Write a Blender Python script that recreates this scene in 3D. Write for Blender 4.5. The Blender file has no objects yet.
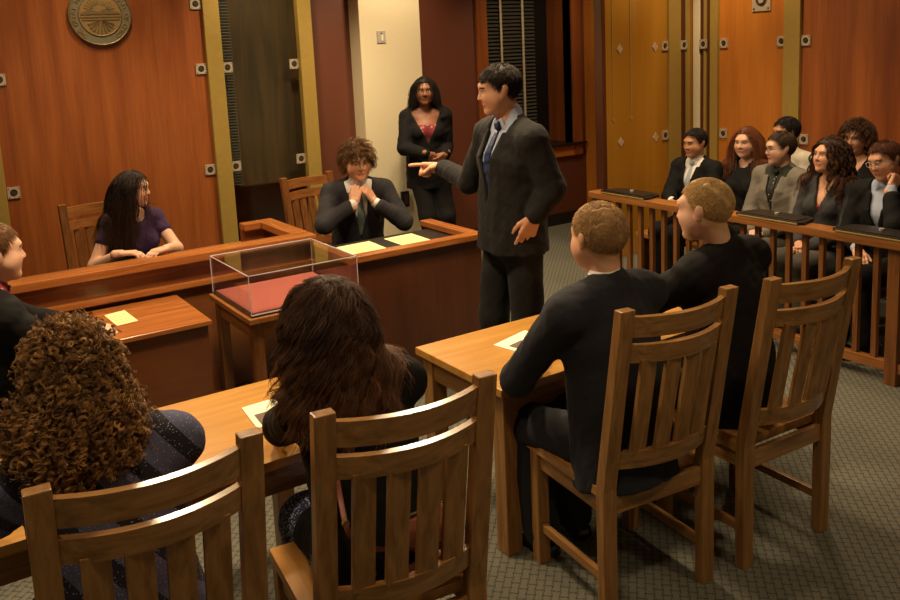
import bpy, bmesh, math, random
import numpy as np
from mathutils import Vector, Matrix, Quaternion
PI = math.pi
rng = np.random.default_rng(7)
random.seed(7)
SC = bpy.context.scene
COL = SC.collection

# ------------------------------------------------------------------ materials
def nt(name):
    m = bpy.data.materials.new(name); m.use_nodes = True
    t = m.node_tree; b = t.nodes['Principled BSDF']
    return m, t, b
def nd(t, typ, **kw):
    n = t.nodes.new(typ)
    for k, v in kw.items():
        if k in n.inputs.keys(): n.inputs[k].default_value = v
        else: setattr(n, k, v)
    return n
def c4(c): return (c[0], c[1], c[2], 1.0)
def plain(name, col, rough=.5, metal=0., spec=.5, bump=0., bscale=200., sheen=0.):
    m, t, b = nt(name)
    b.inputs['Base Color'].default_value = c4(col)
    b.inputs['Roughness'].default_value = rough
    b.inputs['Metallic'].default_value = metal
    b.inputs['Specular IOR Level'].default_value = spec
    if sheen:
        b.inputs['Sheen Weight'].default_value = sheen
    tc = nd(t, 'ShaderNodeTexCoord')
    n = nd(t, 'ShaderNodeTexNoise', Scale=bscale if bump else 30., Detail=3.)
    t.links.new(tc.outputs['Object'], n.inputs['Vector'])
    r = nd(t, 'ShaderNodeMapRange'); r.inputs['To Min'].default_value = .88; r.inputs['To Max'].default_value = 1.12
    t.links.new(n.outputs['Fac'], r.inputs['Value'])
    mx = nd(t, 'ShaderNodeMix', data_type='RGBA', blend_type='MULTIPLY'); mx.inputs[0].default_value = 1.
    mx.inputs[6].default_value = c4(col)
    t.links.new(r.outputs[0], mx.inputs[7]); t.links.new(mx.outputs[2], b.inputs['Base Color'])
    if bump:
        bp = nd(t, 'ShaderNodeBump', Strength=bump, Distance=.002)
        t.links.new(n.outputs['Fac'], bp.inputs['Height']); t.links.new(bp.outputs[0], b.inputs['Normal'])
    return m
def wood(name, dark, light, axis='z', scale=18., rough=.35, bands=0., stretch=14., spec=.5, coat=0.):
    m, t, b = nt(name)
    tc = nd(t, 'ShaderNodeTexCoord'); mp = nd(t, 'ShaderNodeMapping')
    s = [scale]*3; s['xyz'.index(axis)] = scale/stretch
    mp.inputs['Scale'].default_value = s
    oi = nd(t, 'ShaderNodeObjectInfo')
    ad = nd(t, 'ShaderNodeVectorMath', operation='ADD')
    sc = nd(t, 'ShaderNodeVectorMath', operation='SCALE'); sc.inputs[0].default_value = (3.1, 5.7, 2.3)
    t.links.new(oi.outputs['Random'], sc.inputs['Scale'])
    t.links.new(tc.outputs['Object'], ad.inputs[0]); t.links.new(sc.outputs[0], ad.inputs[1])
    t.links.new(ad.outputs[0], mp.inputs['Vector'])
    n = nd(t, 'ShaderNodeTexNoise', Scale=1., Detail=5., Roughness=.6, Distortion=.6)
    t.links.new(mp.outputs[0], n.inputs['Vector'])
    fac = n.outputs['Fac']
    if bands:
        mp2 = nd(t, 'ShaderNodeMapping')
        s2 = [bands]*3; s2['xyz'.index(axis)] = bands/12
        mp2.inputs['Scale'].default_value = s2
        t.links.new(tc.outputs['Object'], mp2.inputs['Vector'])
        n2 = nd(t, 'ShaderNodeTexNoise', Scale=1., Detail=1.5, Distortion=.3)
        t.links.new(mp2.outputs[0], n2.inputs['Vector'])
        mm = nd(t, 'ShaderNodeMix', data_type='FLOAT'); mm.inputs[0].default_value = .6
        t.links.new(fac, mm.inputs[2]); t.links.new(n2.outputs['Fac'], mm.inputs[3]); fac = mm.outputs[0]
    r = nd(t, 'ShaderNodeValToRGB')
    r.color_ramp.elements[0].position = .33; r.color_ramp.elements[1].position = .68
    r.color_ramp.elements[0].color = c4(dark); r.color_ramp.elements[1].color = c4(light)
    t.links.new(fac, r.inputs[0]); t.links.new(r.outputs[0], b.inputs['Base Color'])
    b.inputs['Roughness'].default_value = rough; b.inputs['Specular IOR Level'].default_value = spec
    b.inputs['Coat Weight'].default_value = coat; b.inputs['Coat Roughness'].default_value = .15
    bp = nd(t, 'ShaderNodeBump', Strength=.12, Distance=.002)
    t.links.new(n.outputs['Fac'], bp.inputs['Height']); t.links.new(bp.outputs[0], b.inputs['Normal'])
    return m
def attr_mat(name, rough=.5, spec=.4, sss=0., attr='col', bump=0., bscale=120.):
    m, t, b = nt(name)
    a = nd(t, 'ShaderNodeAttribute', attribute_name=attr)
    t.links.new(a.outputs['Color'], b.inputs['Base Color'])
    b.inputs['Roughness'].default_value = rough; b.inputs['Specular IOR Level'].default_value = spec
    if sss:
        b.inputs['Subsurface Weight'].default_value = sss
        b.inputs['Subsurface Radius'].default_value = (.012, .005, .003)
        b.inputs['Subsurface Scale'].default_value = .6
    if bump:
        tc = nd(t, 'ShaderNodeTexCoord'); n = nd(t, 'ShaderNodeTexNoise', Scale=bscale, Detail=3.)
        t.links.new(tc.outputs['Object'], n.inputs['Vector'])
        bp = nd(t, 'ShaderNodeBump', Strength=bump, Distance=.002)
        t.links.new(n.outputs['Fac'], bp.inputs['Height']); t.links.new(bp.outputs[0], b.inputs['Normal'])
    return m
M = {}
OAK_D, OAK_L = (.185, .085, .022), (.36, .185, .058)
M['oak_z'] = wood('oak_upright', OAK_D, OAK_L, 'z', 40, .34)
M['oak_x'] = wood('oak_rail', OAK_D, OAK_L, 'x', 40, .26, coat=.35)
M['oak_y'] = wood('oak_side', OAK_D, OAK_L, 'y', 40, .34)
M['seat'] = wood('oak_seat', (.28, .125, .028), (.46, .23, .065), 'y', 30, .3)
M['table'] = wood('table_top', (.38, .18, .034), (.52, .27, .062), 'x', 26, .28, coat=.25)
M['dark_z'] = wood('dark_oak_upright', (.12, .042, .010), (.24, .095, .024), 'z', 40, .36)
M['dark_x'] = wood('dark_oak_rail', (.18, .065, .016), (.32, .13, .034), 'x', 40, .3)
M['dark_y'] = wood('dark_oak_side', (.20, .072, .018), (.36, .15, .040), 'y', 40, .28)
M['cherry'] = wood('cherry_panel', (.165, .042, .011), (.34, .105, .024), 'z', 60, .33, bands=7., stretch=25, coat=.15)
M['cherry_side'] = wood('cherry_panel_side', (.36, .115, .016), (.52, .19, .026), 'z', 60, .35, bands=4., stretch=25)
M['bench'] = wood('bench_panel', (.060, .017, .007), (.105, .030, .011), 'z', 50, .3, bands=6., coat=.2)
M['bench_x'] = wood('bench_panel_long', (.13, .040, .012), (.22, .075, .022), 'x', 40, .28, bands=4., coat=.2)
M['cap_x'] = wood('bench_cap_long', (.25, .078, .017), (.42, .15, .036), 'x', 30, .25, coat=.3)
M['cap_y'] = wood('bench_cap_side', (.25, .078, .017), (.42, .15, .036), 'y', 30, .25, coat=.3)
M['wall_red'] = plain('oxblood_wall', (.12, .036, .017), .5, bump=.15, bscale=60)
M['column'] = plain('cream_paint', (.70, .62, .42), .6, bump=.08, bscale=80)
M['brass'] = plain('satin_brass', (.36, .25, .058), .45, .25)
M['amber'] = wood('amber_glass', (.32, .145, .014), (.40, .20, .022), 'z', 4, .16, coat=.5)
M['grey_glass'] = plain('smoked_glass', (.045, .048, .04), .16, .0, 1.0)
M['mirror'] = plain('bronze_mirror', (.30, .19, .09), .12, .9)
M['pale_metal'] = plain('pale_nickel', (.62, .56, .44), .35, .5)
M['black'] = plain('black_lacquer', (.008, .008, .008), .35)
M['dark_boss'] = plain('dark_bronze', (.085, .055, .03), .4, .4)
M['blind'] = plain('dark_blind', (.055, .052, .040), .5); M['blind_reflection'] = plain('blind_reflection', (.40, .44, .46), .6)  # the pale one paints the blinds reflected in the smoked glass
M['tape'] = plain('blind_tape', (.52, .45, .32), .7)
M['paper'] = plain('cream_paper', (.80, .74, .55), .8)
M['yellow_paper'] = plain('yellow_paper', (.86, .76, .36), .8)
M['ink'] = plain('print_ink', (.10, .07, .04), .7)
M['felt'] = plain('red_felt', (.36, .062, .032), .9, bump=.5, bscale=400, sheen=.3)
M['bronze'] = plain('aged_bronze', (.25, .19, .10), .45, .7, bump=.4, bscale=90)
M['bronze_light'] = plain('bright_bronze', (.46, .32, .13), .4, .7, bump=.4, bscale=120)
M['patina'] = plain('patina_bronze', (.21, .20, .13), .55, .5, bump=.3, bscale=90)
M['baseboard'] = plain('black_baseboard', (.012, .009, .008), .4)
M['ceiling'] = plain('ceiling_white', (.60, .52, .40), .8)
M['switch'] = plain('grey_switch', (.42, .40, .36), .4)
M['acryl_edge'] = plain('acrylic_edge', (.60, .60, .64), .15, 0., .8)
def clear_sheet(name, tint, refl=1., rough=.03):
    m = bpy.data.materials.new(name); m.use_nodes = True; t = m.node_tree; t.nodes.clear()
    o = nd(t, 'ShaderNodeOutputMaterial'); mx = nd(t, 'ShaderNodeMixShader'); tr = nd(t, 'ShaderNodeBsdfTransparent'); gl = nd(t, 'ShaderNodeBsdfGlossy'); lw = nd(t, 'ShaderNodeLayerWeight', Blend=.5); pw = nd(t, 'ShaderNodeMath', operation='POWER'); pw.inputs[1].default_value = 5.; fr = nd(t, 'ShaderNodeMath', operation='MULTIPLY_ADD'); fr.inputs[1].default_value = .9; fr.inputs[2].default_value = .035; t.links.new(lw.outputs['Facing'], pw.inputs[0]); t.links.new(pw.outputs[0], fr.inputs[0])
    tr.inputs[0].default_value = c4(tint); gl.inputs['Roughness'].default_value = rough; gl.inputs[0].default_value = (refl, refl, refl, 1)
    t.links.new(fr.outputs[0], mx.inputs[0]); t.links.new(tr.outputs[0], mx.inputs[1]); t.links.new(gl.outputs[0], mx.inputs[2]); t.links.new(mx.outputs[0], o.inputs[0]); return m
M['acrylic'] = clear_sheet('clear_acrylic', (.95, .95, .96)); M['smoked'] = clear_sheet('smoked_glass_sheet', (.62, .60, .54), 1., .12)
def carpet():
    m, t, b = nt('lattice_carpet')
    tc = nd(t, 'ShaderNodeTexCoord')
    mp = nd(t, 'ShaderNodeMapping'); mp.inputs['Scale'].default_value = (1, 1, 1)
    t.links.new(tc.outputs['Object'], mp.inputs['Vector'])
    nz = nd(t, 'ShaderNodeTexNoise', Scale=140., Detail=2.)
    t.links.new(tc.outputs['Object'], nz.inputs['Vector'])
    sx = nd(t, 'ShaderNodeSeparateXYZ'); t.links.new(mp.outputs[0], sx.inputs[0])
    def M2(op, a, b_=None, c=None):
        n = nd(t, 'ShaderNodeMath', operation=op)
        for i, v in enumerate((a, b_, c)):
            if v is None: continue
            if isinstance(v, (int, float)): n.inputs[i].default_value = v
            else: t.links.new(v, n.inputs[i])
        return n.outputs[0]
    P = .044
    wob = M2('MULTIPLY', M2('SINE', M2('MULTIPLY', sx.outputs[1], 2*PI/P)), .26)
    wob2 = M2('MULTIPLY', M2('SINE', M2('MULTIPLY', sx.outputs[0], 2*PI/P)), .26)
    a = M2('ABSOLUTE', M2('SINE', M2('MULTIPLY_ADD', sx.outputs[0], PI/P, M2('MULTIPLY', wob, PI))))
    c = M2('ABSOLUTE', M2('SINE', M2('MULTIPLY_ADD', sx.outputs[1], PI/P, M2('MULTIPLY', wob2, PI))))
    mn = M2('MINIMUM', a, c)
    ln = M2('SUBTRACT', 1., M2('SMOOTH_MIN', M2('MULTIPLY', mn, 2.2), 1., .2))
    ln = M2('ADD', ln, M2('MULTIPLY', M2('SUBTRACT', nz.outputs['Fac'], .5), 2.0))
    r = nd(t, 'ShaderNodeValToRGB')
    r.color_ramp.elements[0].position = .05; r.color_ramp.elements[1].position = .85
    r.color_ramp.elements[0].color = (.138, .134, .104, 1); r.color_ramp.elements[1].color = (.054, .056, .049, 1)
    t.links.new(ln, r.inputs[0]); t.links.new(r.outputs[0], b.inputs['Base Color'])
    b.inputs['Roughness'].default_value = .95; b.inputs['Specular IOR Level'].default_value = .1
    bp = nd(t, 'ShaderNodeBump', Strength=.6, Distance=.004)
    t.links.new(nz.outputs['Fac'], bp.inputs['Height']); t.links.new(bp.outputs[0], b.inputs['Normal'])
    return m
M['carpet'] = carpet()
def fabric(name, col, rough=.85, spot=None, spot_scale=80., thr=.32, stripe=None, sheen=.03, sdir=(1, 0, .6), sscale=9.):
    m, t, b = nt(name)
    tc = nd(t, 'ShaderNodeTexCoord')
    n = nd(t, 'ShaderNodeTexNoise', Scale=260., Detail=2.)
    t.links.new(tc.outputs['Object'], n.inputs['Vector'])
    mx = nd(t, 'ShaderNodeMix', data_type='RGBA'); mx.inputs[6].default_value = c4([c*.75 for c in col]); mx.inputs[7].default_value = c4([min(1, c*1.3) for c in col])
    t.links.new(n.outputs['Fac'], mx.inputs[0]); out = mx.outputs[2]
    if stripe:
        dt = nd(t, 'ShaderNodeVectorMath', operation='DOT_PRODUCT'); dt.inputs[1].default_value = sdir
        t.links.new(tc.outputs['Object'], dt.inputs[0])
        s = nd(t, 'ShaderNodeMath', operation='MULTIPLY'); s.inputs[1].default_value = sscale; t.links.new(dt.outputs['Value'], s.inputs[0])
        fr = nd(t, 'ShaderNodeMath', operation='FRACT'); t.links.new(s.outputs[0], fr.inputs[0])
        gt = nd(t, 'ShaderNodeMath', operation='GREATER_THAN'); gt.inputs[1].default_value = .62; t.links.new(fr.outputs[0], gt.inputs[0])
        m3 = nd(t, 'ShaderNodeMix', data_type='RGBA'); m3.inputs[7].default_value = c4(stripe)
        t.links.new(gt.outputs[0], m3.inputs[0]); t.links.new(out, m3.inputs[6]); out = m3.outputs[2]
    if spot:
        v = nd(t, 'ShaderNodeTexVoronoi', Scale=spot_scale); t.links.new(tc.outputs['Object'], v.inputs['Vector'])
        lt = nd(t, 'ShaderNodeMath', operation='LESS_THAN'); lt.inputs[1].default_value = thr; t.links.new(v.outputs['Distance'], lt.inputs[0])
        m2 = nd(t, 'ShaderNodeMix', data_type='RGBA'); m2.inputs[7].default_value = c4(spot)
        t.links.new(lt.outputs[0], m2.inputs[0]); t.links.new(out, m2.inputs[6]); out = m2.outputs[2]
    t.links.new(out, b.inputs['Base Color'])
    b.inputs['Roughness'].default_value = rough; b.inputs['Specular IOR Level'].default_value = .25
    b.inputs['Sheen Weight'].default_value = sheen
    bp = nd(t, 'ShaderNodeBump', Strength=.25, Distance=.001)
    t.links.new(n.outputs['Fac'], bp.inputs['Height']); t.links.new(bp.outputs[0], b.inputs['Normal'])
    return m
M['skin'] = attr_mat('skin', .5, .35, .08)
M['hair'] = attr_mat('hair', .58, .28)

# ------------------------------------------------------------------ objects
def tag(o, label=None, cat=None, group=None, kind=None):
    if label: o['label'] = label
    if cat: o['category'] = cat
    if group: o['group'] = group
    if kind: o['kind'] = kind
    return o
def link(o, parent=None):
    COL.objects.link(o)
    if parent: o.parent = parent
    return o
def empty(name, loc, rz=0., **kw):
    o = bpy.data.objects.new(name, None); o.empty_display_size = .1
    link(o); o.location = loc; o.rotation_euler = (0, 0, rz); tag(o, **kw); return o
class MB:
    def __init__(s): s.bm = bmesh.new()
    def box(s, x0, x1, y0, y1, z0, z1, bev=0.):
        vs = [s.bm.verts.new((x, y, z)) for z in (z0, z1) for y in (y0, y1) for x in (x0, x1)]
        fs = [(0, 2, 3, 1), (4, 5, 7, 6), (0, 1, 5, 4), (2, 6, 7, 3), (0, 4, 6, 2), (1, 3, 7, 5)]
        fs = [s.bm.faces.new([vs[i] for i in f]) for f in fs]
        if bev: s._bev(fs, bev)
        return s
    def _bev(s, fs, bev, seg=2):
        es = list({e for f in fs for e in f.edges})
        bmesh.ops.bevel(s.bm, geom=es, offset=bev, segments=seg, affect='EDGES', profile=.6)
    def prism(s, poly, axis, a0, a1, bev=0.):
        def mk(p, a):
            p = list(p); p.insert('xyz'.index(axis), a); return s.bm.verts.new(p)
        A = [mk(p, a0) for p in poly]; B = [mk(p, a1) for p in poly]; n = len(poly)
        fs = [s.bm.faces.new(A), s.bm.faces.new(B[::-1])] + [s.bm.faces.new((A[(i+1) % n], A[i], B[i], B[(i+1) % n])) for i in range(n)]
        if bev: s._bev(fs, bev)
        return s
    def grid(s, rows, closed=False):
        vs = [[s.bm.verts.new(p) for p in r] for r in rows]
        n = len(rows[0])
        for i in range(len(rows)-1):
            for j in range(n if closed else n-1):
                k = (j+1) % n
                s.bm.faces.new((vs[i][j], vs[i][k], vs[i+1][k], vs[i+1][j]))
        if closed:
            s.bm.faces.new(vs[0][::-1]); s.bm.faces.new(vs[-1])
        return s
    def sweep(s, pts, r, side=None, flat=1., n=8):
        pts = [Vector(p) for p in pts]; rows = []
        for i, p in enumerate(pts):
            d = (pts[min(i+1, len(pts)-1)]-pts[max(i-1, 0)]).normalized()
            u = Vector(side) if side is not None else (Vector((0, 0, 1)) if abs(d.z) < .9 else Vector((1, 0, 0)))
            u = (u-d*u.dot(d)).normalized(); v = d.cross(u)
            ri = r[i] if hasattr(r, '__len__') else r
            rows.append([p+u*ri*math.cos(2*PI*k/n)+v*ri*flat*math.sin(2*PI*k/n) for k in range(n)])
        return s.grid(rows, True)
    def cyl(s, c, r, h, axis='z', n=24, r2=None, bev=0.):
        r2 = r if r2 is None else r2
        ax = {'x': Vector((1, 0, 0)), 'y': Vector((0, 1, 0)), 'z': Vector((0, 0, 1))}[axis]
        u = Vector((0, 0, 1)) if axis != 'z' else Vector((1, 0, 0)); v = ax.cross(u); c = Vector(c)
        rows = [[c+ax*t+u*q*math.cos(2*PI*k/n)+v*q*math.sin(2*PI*k/n) for k in range(n)] for t, q in ((0, r), (h, r2))]
        return s.grid(rows, True)
    def build(s, name, mat, parent=None, smooth=False, **kw):
        bmesh.ops.recalc_face_normals(s.bm, faces=s.bm.faces[:])
        me = bpy.data.meshes.new(name); s.bm.to_mesh(me); s.bm.free()
        me.materials.append(mat)
        if smooth: me.polygons.foreach_set('use_smooth', [True]*len(me.polygons))
        o = bpy.data.objects.new(name, me); link(o, parent); tag(o, **kw); return o
def copy_tree(o, parent=None):
    c = o.copy(); COL.objects.link(c); c.parent = parent
    for ch in list(o.children): copy_tree(ch, c)
    return c
def np_mesh(name, V, F, mat, parent=None, col=None, smooth=True, **kw):
    V = np.asarray(V, np.float32); F = np.asarray(F, np.int32); k = F.shape[1]
    me = bpy.data.meshes.new(name)
    me.vertices.add(len(V)); me.vertices.foreach_set('co', V.ravel())
    me.loops.add(F.size); me.loops.foreach_set('vertex_index', F.ravel())
    me.polygons.add(len(F)); me.polygons.foreach_set('loop_start', np.arange(0, F.size, k, dtype=np.int32))
    if smooth: me.polygons.foreach_set('use_smooth', np.ones(len(F), bool))
    me.update(calc_edges=True)
    if col is not None:
        a = me.color_attributes.new('col', 'FLOAT_COLOR', 'POINT')
        c = np.ones((len(V), 4), np.float32); c[:, :3] = col
        a.data.foreach_set('color', c.ravel())
    me.materials.append(mat)
    o = bpy.data.objects.new(name, me); link(o, parent); tag(o, **kw); return o
# ------------------------------------------------------------------ implicit surfaces
def A3(*p): return np.array(p, np.float64)
def unit(v): v = np.asarray(v, float); return v/(np.linalg.norm(v)+1e-12)
def cap(a, b, ra, rb):                       # tapered capsule
    a, b = np.asarray(a, float), np.asarray(b, float); ab = b-a; L = ab@ab+1e-12
    def f(x, y, z):
        px, py, pz = x-a[0], y-a[1], z-a[2]
        t = np.clip((px*ab[0]+py*ab[1]+pz*ab[2])/L, 0, 1)
        return np.sqrt((px-t*ab[0])**2+(py-t*ab[1])**2+(pz-t*ab[2])**2)-(ra+(rb-ra)*t)
    r = max(ra, rb); return f, np.minimum(a, b)-r, np.maximum(a, b)+r
def ell(c, r, R=None):                       # ellipsoid, R rows = its axes
    c, r = np.asarray(c, float), np.asarray(r, float); R = np.eye(3) if R is None else np.asarray(R)
    def f(x, y, z):
        px, py, pz = x-c[0], y-c[1], z-c[2]
        q = [(px*R[i, 0]+py*R[i, 1]+pz*R[i, 2]) for i in range(3)]
        k0 = np.sqrt(sum((q[i]/r[i])**2 for i in range(3))); k1 = np.sqrt(sum((q[i]/r[i]**2)**2 for i in range(3)))+1e-9
        return k0*(k0-1)/k1
    e = np.sqrt((R.T**2)@(r**2)); return f, c-e, c+e
def ecap(a, b, wa, wb, side):                # capsule of elliptical section: wa=(half width, half depth) at a
    a, b = np.asarray(a, float), np.asarray(b, float); ab = b-a; L = np.linalg.norm(ab)+1e-9; w = ab/L
    u = np.asarray(side, float); u = unit(u-w*(u@w)); v = np.cross(w, u)
    def f(x, y, z):
        px, py, pz = x-a[0], y-a[1], z-a[2]
        h = px*w[0]+py*w[1]+pz*w[2]; t = np.clip(h/L, 0, 1); e = h-t*L
        q = px*u[0]+py*u[1]+pz*u[2]; s = px*v[0]+py*v[1]+pz*v[2]
        ru = wa[0]+(wb[0]-wa[0])*t; rv = wa[1]+(wb[1]-wa[1])*t; rm = np.minimum(ru, rv)
        return (np.sqrt((q/ru)**2+(s/rv)**2+(e/rm)**2)-1)*rm
    r = max(max(wa), max(wb)); return f, np.minimum(a, b)-r, np.maximum(a, b)+r
def grow(p, g):
    f, lo, hi = p; return (lambda x, y, z: f(x, y, z)-g), lo-g, hi+g
class SDF:
    def __init__(s, prims, h, k=.02, pad=.03):
        lo = np.min([p[1] for p in prims], 0)-pad; hi = np.max([p[2] for p in prims], 0)+pad
        s.lo, s.h = lo, h; n = np.ceil((hi-lo)/h).astype(int)+1
        s.ax = [(lo[i]+h*np.arange(n[i])).astype(np.float32) for i in range(3)]
        s.D = np.full(n, 1., np.float32)
        for p in prims: s.add(p, k)
    def _sl(s, lo, hi, m):
        r = []
        for i in range(3):
            a = max(0, int((lo[i]-m-s.lo[i])/s.h)); b = min(len(s.ax[i]), int((hi[i]+m-s.lo[i])/s.h)+2)
            if b <= a: return None
            r.append(slice(a, b))
        return tuple(r)
    def _pts(s, sl): return np.meshgrid(s.ax[0][sl[0]], s.ax[1][sl[1]], s.ax[2][sl[2]], indexing='ij', sparse=True)
    def add(s, p, k=.02):
        sl = s._sl(p[1], p[2], k+3*s.h)
        if sl is None: return s
        d = p[0](*s._pts(sl)); o = s.D[sl]; h = np.clip(.5+.5*(o-d)/k, 0, 1); s.D[sl] = o+(d-o)*h-k*h*(1-h); return s
    def sub(s, p, k=.006):
        sl = s._sl(p[1], p[2], k+3*s.h)
        if sl is None: return s
        d = -p[0](*s._pts(sl)); o = s.D[sl]; h = np.clip(.5-.5*(o-d)/k, 0, 1); s.D[sl] = o+(d-o)*h+k*h*(1-h); return s
    def cut(s, f):                            # keep where f<0
        d = f(*np.meshgrid(*s.ax, indexing='ij', sparse=True)); s.D = np.maximum(s.D, d).astype(np.float32); return s
    def wrinkle(s, amp, fr, seed=0, axis=None):
        x, y, z = np.meshgrid(*s.ax, indexing='ij', sparse=True); r = np.random.default_rng(seed); w = 0
        for q in (1., 1.9, 3.3):
            a = r.normal(size=(2, 3)); a = a/np.linalg.norm(a, axis=1)[:, None]*fr*q; ph = r.uniform(0, 6.28, 2)
            w = w+np.sin(a[0, 0]*x+a[0, 1]*y+a[0, 2]*z+ph[0]+1.3*np.sin(a[1, 0]*x+a[1, 1]*y+a[1, 2]*z+ph[1]))/q
        s.D = (s.D+amp*w).astype(np.float32); return s
    def mesh(s):
        D = s.D; S = D < 0; n = D.shape
        c = np.zeros(tuple(i-1 for i in n), np.int8)
        for dx in (0, 1):
            for dy in (0, 1):
                for dz in (0, 1): c += S[dx:n[0]-1+dx, dy:n[1]-1+dy, dz:n[2]-1+dz]
        act = (c > 0) & (c < 8); I = np.argwhere(act); idx = np.full(c.shape, -1, np.int32); idx[act] = np.arange(len(I))
        acc = np.zeros((len(I), 3)); cnt = np.zeros(len(I))
        cor = [(a, b, d) for a in (0, 1) for b in (0, 1) for d in (0, 1)]
        val = {q: D[I[:, 0]+q[0], I[:, 1]+q[1], I[:, 2]+q[2]] for q in cor}
        for q in cor:
            for ax in range(3):
                if q[ax]: continue
                q2 = list(q); q2[ax] = 1; q2 = tuple(q2); v0, v1 = val[q], val[q2]; m = (v0 < 0) != (v1 < 0)
                t = v0[m]/(v0[m]-v1[m]); p = np.tile(np.array(q, float), (m.sum(), 1)); p[:, ax] = t
                acc[m] += p; cnt[m] += 1
        V = (I+acc/cnt[:, None])*s.h+s.lo
        Fs = []
        for ax in range(3):
            a = [slice(None)]*3; b = [slice(None)]*3; a[ax] = slice(0, n[ax]-1); b[ax] = slice(1, n[ax])
            e = S[tuple(a)] != S[tuple(b)]; E = np.argwhere(e); o = [i for i in range(3) if i != ax]
            ok = np.all([(E[:, i] > 0) & (E[:, i] < n[i]-1) for i in o], 0); E = E[ok]
            def g(d0, d1):
                q = E.copy(); q[:, o[0]] -= d0; q[:, o[1]] -= d1; return idx[q[:, 0], q[:, 1], q[:, 2]]
            F = np.stack([g(1, 1), g(0, 1), g(0, 0), g(1, 0)], 1)
            fl = S[tuple(a)][E[:, 0], E[:, 1], E[:, 2]]
            if ax == 1: fl = ~fl
            F[~fl] = F[~fl][:, ::-1]; Fs.append(F)
        F = np.concatenate(Fs); F = F[(F >= 0).all(1)]
        return V, F
def evalp(prims, P, k=.02):
    d = None
    for p in prims:
        e = p[0](P[:, 0], P[:, 1], P[:, 2])
        if d is None: d = e
        else:
            h = np.clip(.5+.5*(d-e)/k, 0, 1); d = d+(e-d)*h-k*h*(1-h)
    return d
def push_out(P, prims, gap):
    d = evalp(prims, P); m = d < gap
    if not m.any(): return P
    Q = P[m]; e = .004; d0 = d[m]
    g = np.stack([evalp(prims, Q+np.eye(3)[i]*e)-d0 for i in range(3)], 1); g /= np.linalg.norm(g, axis=1)[:, None]+1e-9
    P = P.copy(); P[m] = Q+g*(gap-d0)[:, None]; return P
def tubes(paths, r0, r1, col, n=3):          # paths (N,K,3): one thin tube each
    N, K, _ = paths.shape
    T = np.gradient(paths, axis=1); T /= np.linalg.norm(T, axis=2)[..., None]+1e-9
    up = np.where(np.abs(T[..., 2:3]) < .9, A3(0, 0, 1), A3(1, 0, 0)); U = np.cross(T, up); U /= np.linalg.norm(U, axis=2)[..., None]+1e-9; W = np.cross(T, U)
    rad = (np.linspace(r0, r1, K))[None, :, None, None]; an = 2*PI*np.arange(n)/n
    R = paths[:, :, None]+rad*(U[:, :, None]*np.cos(an)[:, None]+W[:, :, None]*np.sin(an)[:, None])
    V = R.reshape(-1, 3); b = (np.arange(N)[:, None, None]*K+np.arange(K-1)[None, :, None])*n
    j = np.arange(n)[None, None]; j2 = (j+1) % n
    F = np.stack([b+j, b+j2, b+n+j2, b+n+j], -1).reshape(-1, 4)
    C = np.repeat(col[:, None], K*n, 1).reshape(-1, 3)
    return V, F, C
# ------------------------------------------------------------------ people
def hvec(deg): a = math.radians(deg); return A3(math.sin(a), math.cos(a), 0)
def ik(a, c, l1, l2, hint):
    d = c-a; L = np.linalg.norm(d)
    if L > (l1+l2)*.995: c = a+d/L*(l1+l2)*.995; d = c-a; L = np.linalg.norm(d)
    w = d/L; x = (l1*l1-l2*l2+L*L)/(2*L); h = math.sqrt(max(l1*l1-x*x, 1e-6))
    u = np.asarray(hint, float); u = unit(u-w*(u@w)); return a+w*x+u*h, c
SKIN = dict(light=(.62, .33, .20), pale=(.68, .40, .27), tan=(.50, .25, .13), brown=(.25, .105, .052), olive=(.40, .19, .095))
HANDS = dict(relax=((.35, .4, .3), (.4, .45, .3), (.45, .5, .35), (.5, .5, .35)), flat=((.08, .1, .1),)*4,
             point=((.02, .06, .04), (1.25, 1.5, .8), (1.3, 1.5, .8), (1.35, 1.5, .8)), fist=((1.2, 1.4, .7),)*4, grip=((.7, .9, .5),)*4)
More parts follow.
